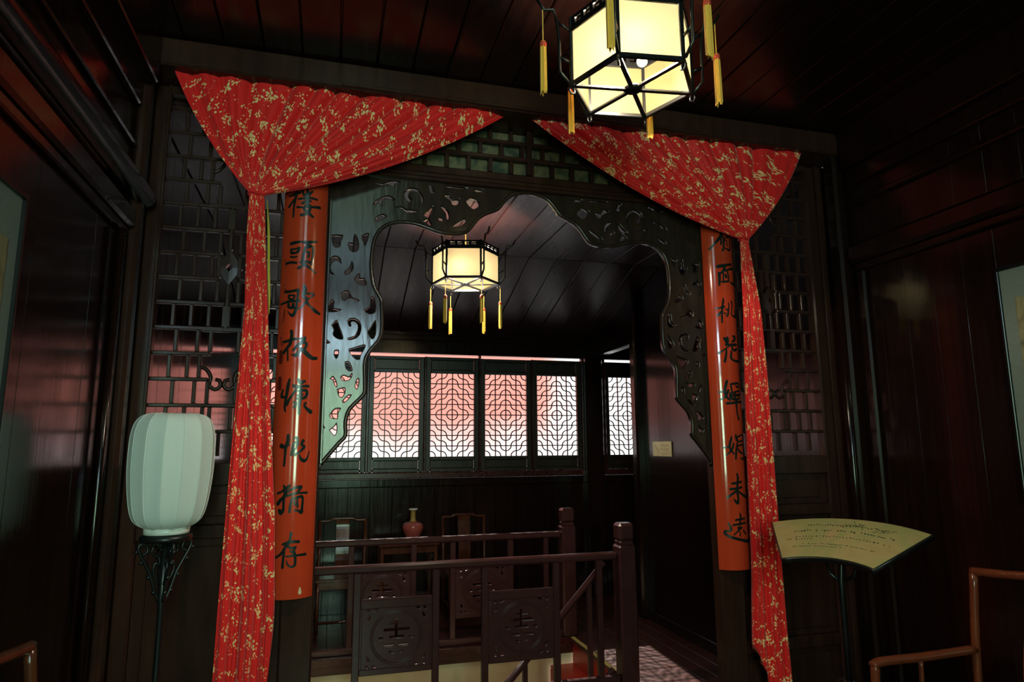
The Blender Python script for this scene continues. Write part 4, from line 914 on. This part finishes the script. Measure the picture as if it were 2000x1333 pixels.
# ------------------------------------------------------------------ chairs
def armchair(loc, rz, label, mat, back_h=1.08, arm_h=.765, dp=.50, wd=.56):
    """yoke-back armchair; local -y is the front"""
    t = empty('armchair', loc, rz, label=label, cat='chair', group='armchairs along the side walls')
    hw = wd / 2; yb = dp / 2
    sb = bmesh.new(); add_box(sb, (0, 0, .475), (wd + .02, dp + .02, .03), .008); obj('seat', sb, mat, t)
    for y in (-yb, yb): ap = bmesh.new(); add_box(ap, (0, y, .435), (wd - .03, .018, .05)); obj('apron', ap, mat, t)
    for x in (-hw, hw): ap = bmesh.new(); add_box(ap, (x, 0, .435), (.018, dp - .03, .05)); obj('apron', ap, mat, t)
    for s in (-1, 1):
        tube('back_leg', crom([(s * hw, yb, 0), (s * hw, yb, .5), (s * hw, yb + .005, .75), (s * (hw - .004), yb + .035, back_h)], 4), .0165, mat, t, 10)
        tube('front_leg', crom([(s * hw, -yb, 0), (s * hw, -yb, .46), (s * hw, -yb + .004, arm_h - .05), (s * hw, -yb + .008, arm_h - .012)], 4), .0165, mat, t, 10)
        tube('arm_rail', crom([(s * hw, -yb - .004, arm_h - .006), (s * (hw + .006), -yb + .05, arm_h + .004), (s * (hw + .01), 0, arm_h + .002), (s * hw, yb + .004, arm_h + .012)], 5), [.0175] * 16, mat, t, 10)
        tube('arm_prop', crom([(s * hw, -.02, .49), (s * (hw + .014), -.015, .60), (s * (hw + .004), -.02, arm_h - .01)], 5), .0095, mat, t, 8)
        tube('side_stretcher', [(s * hw, -yb, .15), (s * hw, yb, .15)], .012, mat, t, 8)
    tube('crest_rail', crom([(-hw - .005, yb + .034, back_h - .004), (-hw * .55, yb + .05, back_h + .004), (0, yb + .06, back_h + .018), (hw * .55, yb + .05, back_h + .004), (hw + .005, yb + .034, back_h - .004)], 5), .0175, mat, t, 10)
    bm = bmesh.new(); pv = None
    for y, z in crom([(yb, .49), (yb - .022, .62), (yb - .01, .78), (yb + .03, .95), (yb + .058, back_h)], 4):
        c = [bm.verts.new((x, y + d, z)) for x, d in ((-.075, -.005), (.075, -.005), (.075, .005), (-.075, .005))]
        if pv:
            for k in range(4): bm.faces.new((pv[k], pv[(k + 1) % 4], c[(k + 1) % 4], c[k]))
        else: bm.faces.new(c)
        pv = c
    bm.faces.new(pv[::-1]); obj('splat', bm, mat, t, smooth=False)
    tube('front_stretcher', [(-hw, -yb, .10), (hw, -yb, .10)], .014, mat, t, 8); tube('back_stretcher', [(-hw, yb, .18), (hw, yb, .18)], .012, mat, t, 8)
    return t
armchair((2.285, 1.91, 0), R(-90), 'reddish wooden armchair against the right wall, beside the fan-shaped sign', M_CHAIR)
armchair((-.53, 2.03, 0), R(90), 'dark wooden armchair at the left wall, only one back post showing', M_CHAIR_D, 1.035)

def side_chair(cx, label):
    t = empty('side_chair', (cx, 6.42, 0), 0, label=label, cat='chair', group='chairs under the back windows')
    m = M_CHAIR_D; hw = .205; zb = .905; y = .14
    bm = bmesh.new(); add_box(bm, (0, -.06, .44), (.46, .42, .03), .006); obj('seat', bm, m, t)
    bm = bmesh.new(); add_box(bm, (0, -.26, .395), (.40, .015, .06), .003); obj('apron', bm, m, t)
    for s in (-1, 1):
        tube('back_leg', [(s * hw, y, 0), (s * hw, y, .45), (s * (hw + .004), y + .02, zb)], .014, m, t, 8)
        tube('front_leg', [(s * hw, -.25, 0), (s * hw, -.25, .43)], .016, m, t, 8)
        tube('side_stretcher', [(s * hw, -.25, .14), (s * hw, y, .14)], .011, m, t, 8)
    tube('front_stretcher', [(-hw, -.25, .09), (hw, -.25, .09)], .012, m, t, 8)
    tube('crest_rail', crom([(-hw - .012, y + .02, zb), (-hw * .62, y + .02, zb), (-hw * .45, y + .02, zb + .016), (0, y + .02, zb + .018), (hw * .45, y + .02, zb + .016), (hw * .62, y + .02, zb), (hw + .012, y + .02, zb)], 4), .0125, m, t, 8)
    bm = bmesh.new(); pv = None
    for yy, z in crom([(y - .005, .455), (y - .03, .58), (y - .01, .72), (y + .025, .85), (y + .02, zb + .006)], 5):
        c = [bm.verts.new((x, yy + d, z)) for x, d in ((-.06, -.005), (.06, -.005), (.06, .005), (-.06, .005))]
        if pv:
            for k in range(4): bm.faces.new((pv[k], pv[(k + 1) % 4], c[(k + 1) % 4], c[k]))
        else: bm.faces.new(c)
        pv = c
    bm.faces.new(pv[::-1]); obj('splat', bm, m, t)
    return t
side_chair(.155, 'wooden chair under the back windows, left of the pink vase')
side_chair(1.32, 'wooden chair under the back windows, right of the pink vase')

# tea table and vase
t = empty('tea_table', (.745, 6.44, 0), label='small dark table between the two chairs, carrying the pink vase', cat='table')
bm = bmesh.new(); add_box(bm, (0, 0, .705), (.56, .44, .03), .006); obj('table_top', bm, M_CHAIR_D, t)
for y in (-.19, .19): bm = bmesh.new(); add_box(bm, (0, y, .655), (.48, .016, .06), .003); obj('apron', bm, M_CHAIR_D, t)
for sx in (-1, 1):
    for sy in (-1, 1):
        bm = bmesh.new(); add_box(bm, (sx * .245, sy * .185, .345), (.032, .032, .69), .004); obj('leg', bm, M_CHAIR_D, t)
bm = bmesh.new(); add_box(bm, (0, 0, .2), (.46, .34, .018), .003); obj('lower_shelf', bm, M_CHAIR_D, t)
t = empty('vase', (.803, 6.47, .7202), label='pink glazed vase with gold neck on the tea table', cat='vase')
bm = bmesh.new(); add_lathe(bm, crom([(.055, 0), (.062, .012), (.078, .045), (.095, .085), (.1, .115), (.09, .142), (.06, .158), (.035, .165)], 4), 28); obj('body', bm, M_VASE, t, smooth=True)
bm = bmesh.new(); add_lathe(bm, crom([(.034, .165), (.026, .19), (.024, .23), (.026, .262), (.036, .272)], 4), 24); obj('neck', bm, M_VASEG, t, smooth=True)
bm = bmesh.new(); add_lathe(bm, [(.036, .272), (.044, .276), (.044, .284), (.034, .286)], 24); obj('rim', bm, M_WHITE, t, smooth=True)

# ------------------------------------------------------------------ balustrades round the stairwell
def c2m(L): return [((x - 545) * .00047, (730 - y) * .00047) for x, y in L]
GLY = [c2m([(520, 490), (565, 490), (565, 545), (640, 545), (640, 570), (565, 570), (565, 615), (725, 615), (725, 660), (565, 660), (565, 710), (650, 710), (650, 750), (450, 750), (450, 710), (520, 710), (520, 660), (375, 660), (375, 615), (520, 615), (520, 570), (450, 570), (450, 545), (520, 545)]),
       c2m([(310, 718), (375, 718), (375, 758), (310, 758)]), c2m([(715, 718), (780, 718), (780, 758), (715, 758)]),
       c2m([(375, 810), (520, 810), (520, 852), (375, 852)]), c2m([(570, 810), (715, 810), (715, 852), (570, 852)]),
       c2m([(440, 895), (515, 915), (515, 940), (455, 922)]), c2m([(575, 915), (650, 895), (640, 922), (575, 940)])]
CORN = [[(148, 945), (185, 955), (206, 1000), (195, 1035), (162, 1000)], [(148, 1052), (176, 1060), (196, 1104), (148, 1104)], [(220, 1052), (270, 1068), (322, 1104), (246, 1104)]]
for c in CORN:
    for sx in (0, 1):
        for sz in (0, 1):
            q = [((x - 545) * (-1 if sx else 1) + 545, (y - 730) * (-1 if sz else 1) + 730) for x, y in c]
            GLY.append(c2m(q))
PANEL = cut_plate('pierced_panel', [(-.2115, -.176), (.2115, -.176), (.2115, .176), (-.2115, .176)], GLY, .02, M_RAIL, None, .002)
bm = bmesh.new()
for rr in (.148, .160): add_tube(bm, [(rr * math.cos(a), -.010, rr * math.sin(a)) for a in [2 * PI * k / 40 for k in range(41)]], .0035, 5, False)
RING = mesh_of(bm, 'ring_moulding', M_RAIL, True)
bpy.data.objects.remove(PANEL); PM = bpy.data.meshes['pierced_panel.001'] if 'pierced_panel.001' in bpy.data.meshes else bpy.data.meshes['pierced_panel']
def balustrade(y, label):
    t = empty('balustrade', (2.03, y, 0), label=label, cat='railing', group='balustrades of the stairwell'); b = t.location
    box('handrail', (XL + .01, y - .032, .812), (1.965, y + .032, .860), M_RAIL, t, b, .012)
    box('bottom_rail', (XL + .01, y - .025, .0), (1.965, y + .025, .05), M_RAIL, t, b, .006)
    for x0 in (-.615, .203, 1.021):
        for x in (x0, x0 + .4955): box('baluster', (x - .022, y - .02, .05), (x + .022, y + .02, .812), M_RAIL, t, b, .004)
        cx = x0 + .24775
        box('panel_rail', (cx - .2257, y - .016, .594), (cx + .2257, y + .016, .65), M_RAIL, t, b, .005)
        box('panel_rail', (cx - .2257, y - .016, .204), (cx + .2257, y + .016, .242), M_RAIL, t, b, .005)
        p = bpy.data.objects.new('pierced_panel', PM); link(p, t, (cx - b[0], 0, .418))
        rg = bpy.data.objects.new('ring_moulding', RING); link(rg, p)
        for s in (-1, 1): box('panel_stile', (cx + s * .2125 - .0006, y - .012, .2425), (cx + s * .2257, y + .012, .5935), M_RAIL, t, b, .002)
    box('baluster', (1.812, y - .02, .05), (1.852, y + .02, .812), M_RAIL, t, b, .004)
    nw = box('newel', (1.966, y - .062, 0), (2.092, y + .062, .905), M_RAIL, t, b, .012)
    nk = box('neck', (1.978, y - .05, .905), (2.08, y + .05, .935), M_RAIL, t, b, .006)
    cp = box('cap', (1.97, y - .058, .935), (2.088, y + .058, 1.055), M_RAIL, t, b, .018)
    return t
balustrade(4.38, 'dark red balustrade in front of the stairwell, with two pierced panels and a newel')
balustrade(5.54, 'dark red balustrade behind the stairwell, in front of the chairs')
t = bpy.data.objects.new('side_rail', None); link(t, st, Vector((1.9, 4.54, 0)) - st.location)
bm = bmesh.new(); add_tube(bm, [(.04, 0, .76), (-2.2, 0, -1.55)], .024, 8); obj('handrail', bm, M_RAIL, t, smooth=True)
bm = bmesh.new(); add_tube(bm, [(.10, 0, .03), (-2.2, 0, -2.32)], .03, 4); obj('stringer', bm, M_RAIL, t)
for i in range(9):
    x = -.08 - .24 * i; z1 = .76 + (x - .04) * 2.31 / 2.24; z0 = .03 + (x - .10) * 2.35 / 2.3
    bm = bmesh.new(); add_box(bm, (x, 0, (z0 + z1) / 2), (.034, .034, z1 - z0 - .02), .003); obj('baluster', bm, M_RAIL, t)

# ------------------------------------------------------------------ pictures on the side walls, small sign
def picture(x, sgn, y1, z1, wd, ht, label):
    """hangs on the wall plane x; sgn is the direction into the room"""
    t = empty('framed_picture', (x, y1 - wd / 2, z1 - ht), label=label, cat='picture', group='pictures on the side walls'); b = t.location
    def xx(d): return x + sgn * d
    def bx(n, d0, d1, y0, y2, z0, z2, m, bev=.002): box(n, (min(xx(d0), xx(d1)), y0, z0), (max(xx(d0), xx(d1)), y2, z2), m, t, b, bev)
    y0 = y1 - wd; z0 = z1 - ht
    bx('backing', .004, .016, y0, y1, z0, z1, M_BLACK)
    for a in ((y0, y1, z1 - .016, z1), (y0, y1, z0, z0 + .016)): bx('frame_bar', .016, .03, *a, M_BLACK)
    for a in ((y0, y0 + .012, z0 + .0165, z1 - .0165), (y1 - .012, y1, z0 + .0165, z1 - .0165)): bx('frame_bar', .016, .03, *a, M_BLACK)
    bx('mount', .016, .019, y0 + .0125, y1 - .0125, z0 + .0165, z1 - .0165, M_MAT, 0)
    bx('painting', .019, .021, y0 + .07, y1 - .07, z0 + .15, z1 - .15, M_PAINT, 0)
    return t
picture(XR, -1, 2.195, 2.385, .86, 1.05, 'framed painting with grey-green mount on the right wall')
picture(XL, 1, 2.075, 2.315, .86, 1.05, 'framed picture edge on the left wall')
t = empty('notice_plate', (XR, 5.43, 1.56), label='small yellow notice plate on the far right wall', cat='sign'); b = t.location
box('plate', (XR - .012, 5.255, 1.492), (XR - .001, 5.60, 1.628), M_SIGN, t, b, .003)
bm = bmesh.new()
def strip(y0, z0, y1, z1, w):
    d = Vector((y1 - y0, z1 - z0)).normalized(); nn = Vector((-d.y, d.x)) * w / 2
    bm.faces.new([bm.verts.new((-.0128, yy - 5.43, zz - 1.56)) for yy, zz in ((y0 + nn.x, z0 + nn.y), (y1 + nn.x, z1 + nn.y), (y1 - nn.x, z1 - nn.y), (y0 - nn.x, z0 - nn.y))])
strip(5.545, 1.595, 5.49, 1.53, .006)
obj('arrow_stroke', bm, M_INK, t); bm = bmesh.new()
for k in range(9):
    strip(5.45 - .018 * k, 1.603, 5.445 - .018 * k, 1.583, .006); strip(5.45 - .018 * k, 1.565, 5.447 - .018 * k, 1.551, .005)
    if k < 6: strip(5.45 - .02 * k, 1.522, 5.44 - .02 * k, 1.516, .006)
obj('faded_text', bm, M_TRIM, t)
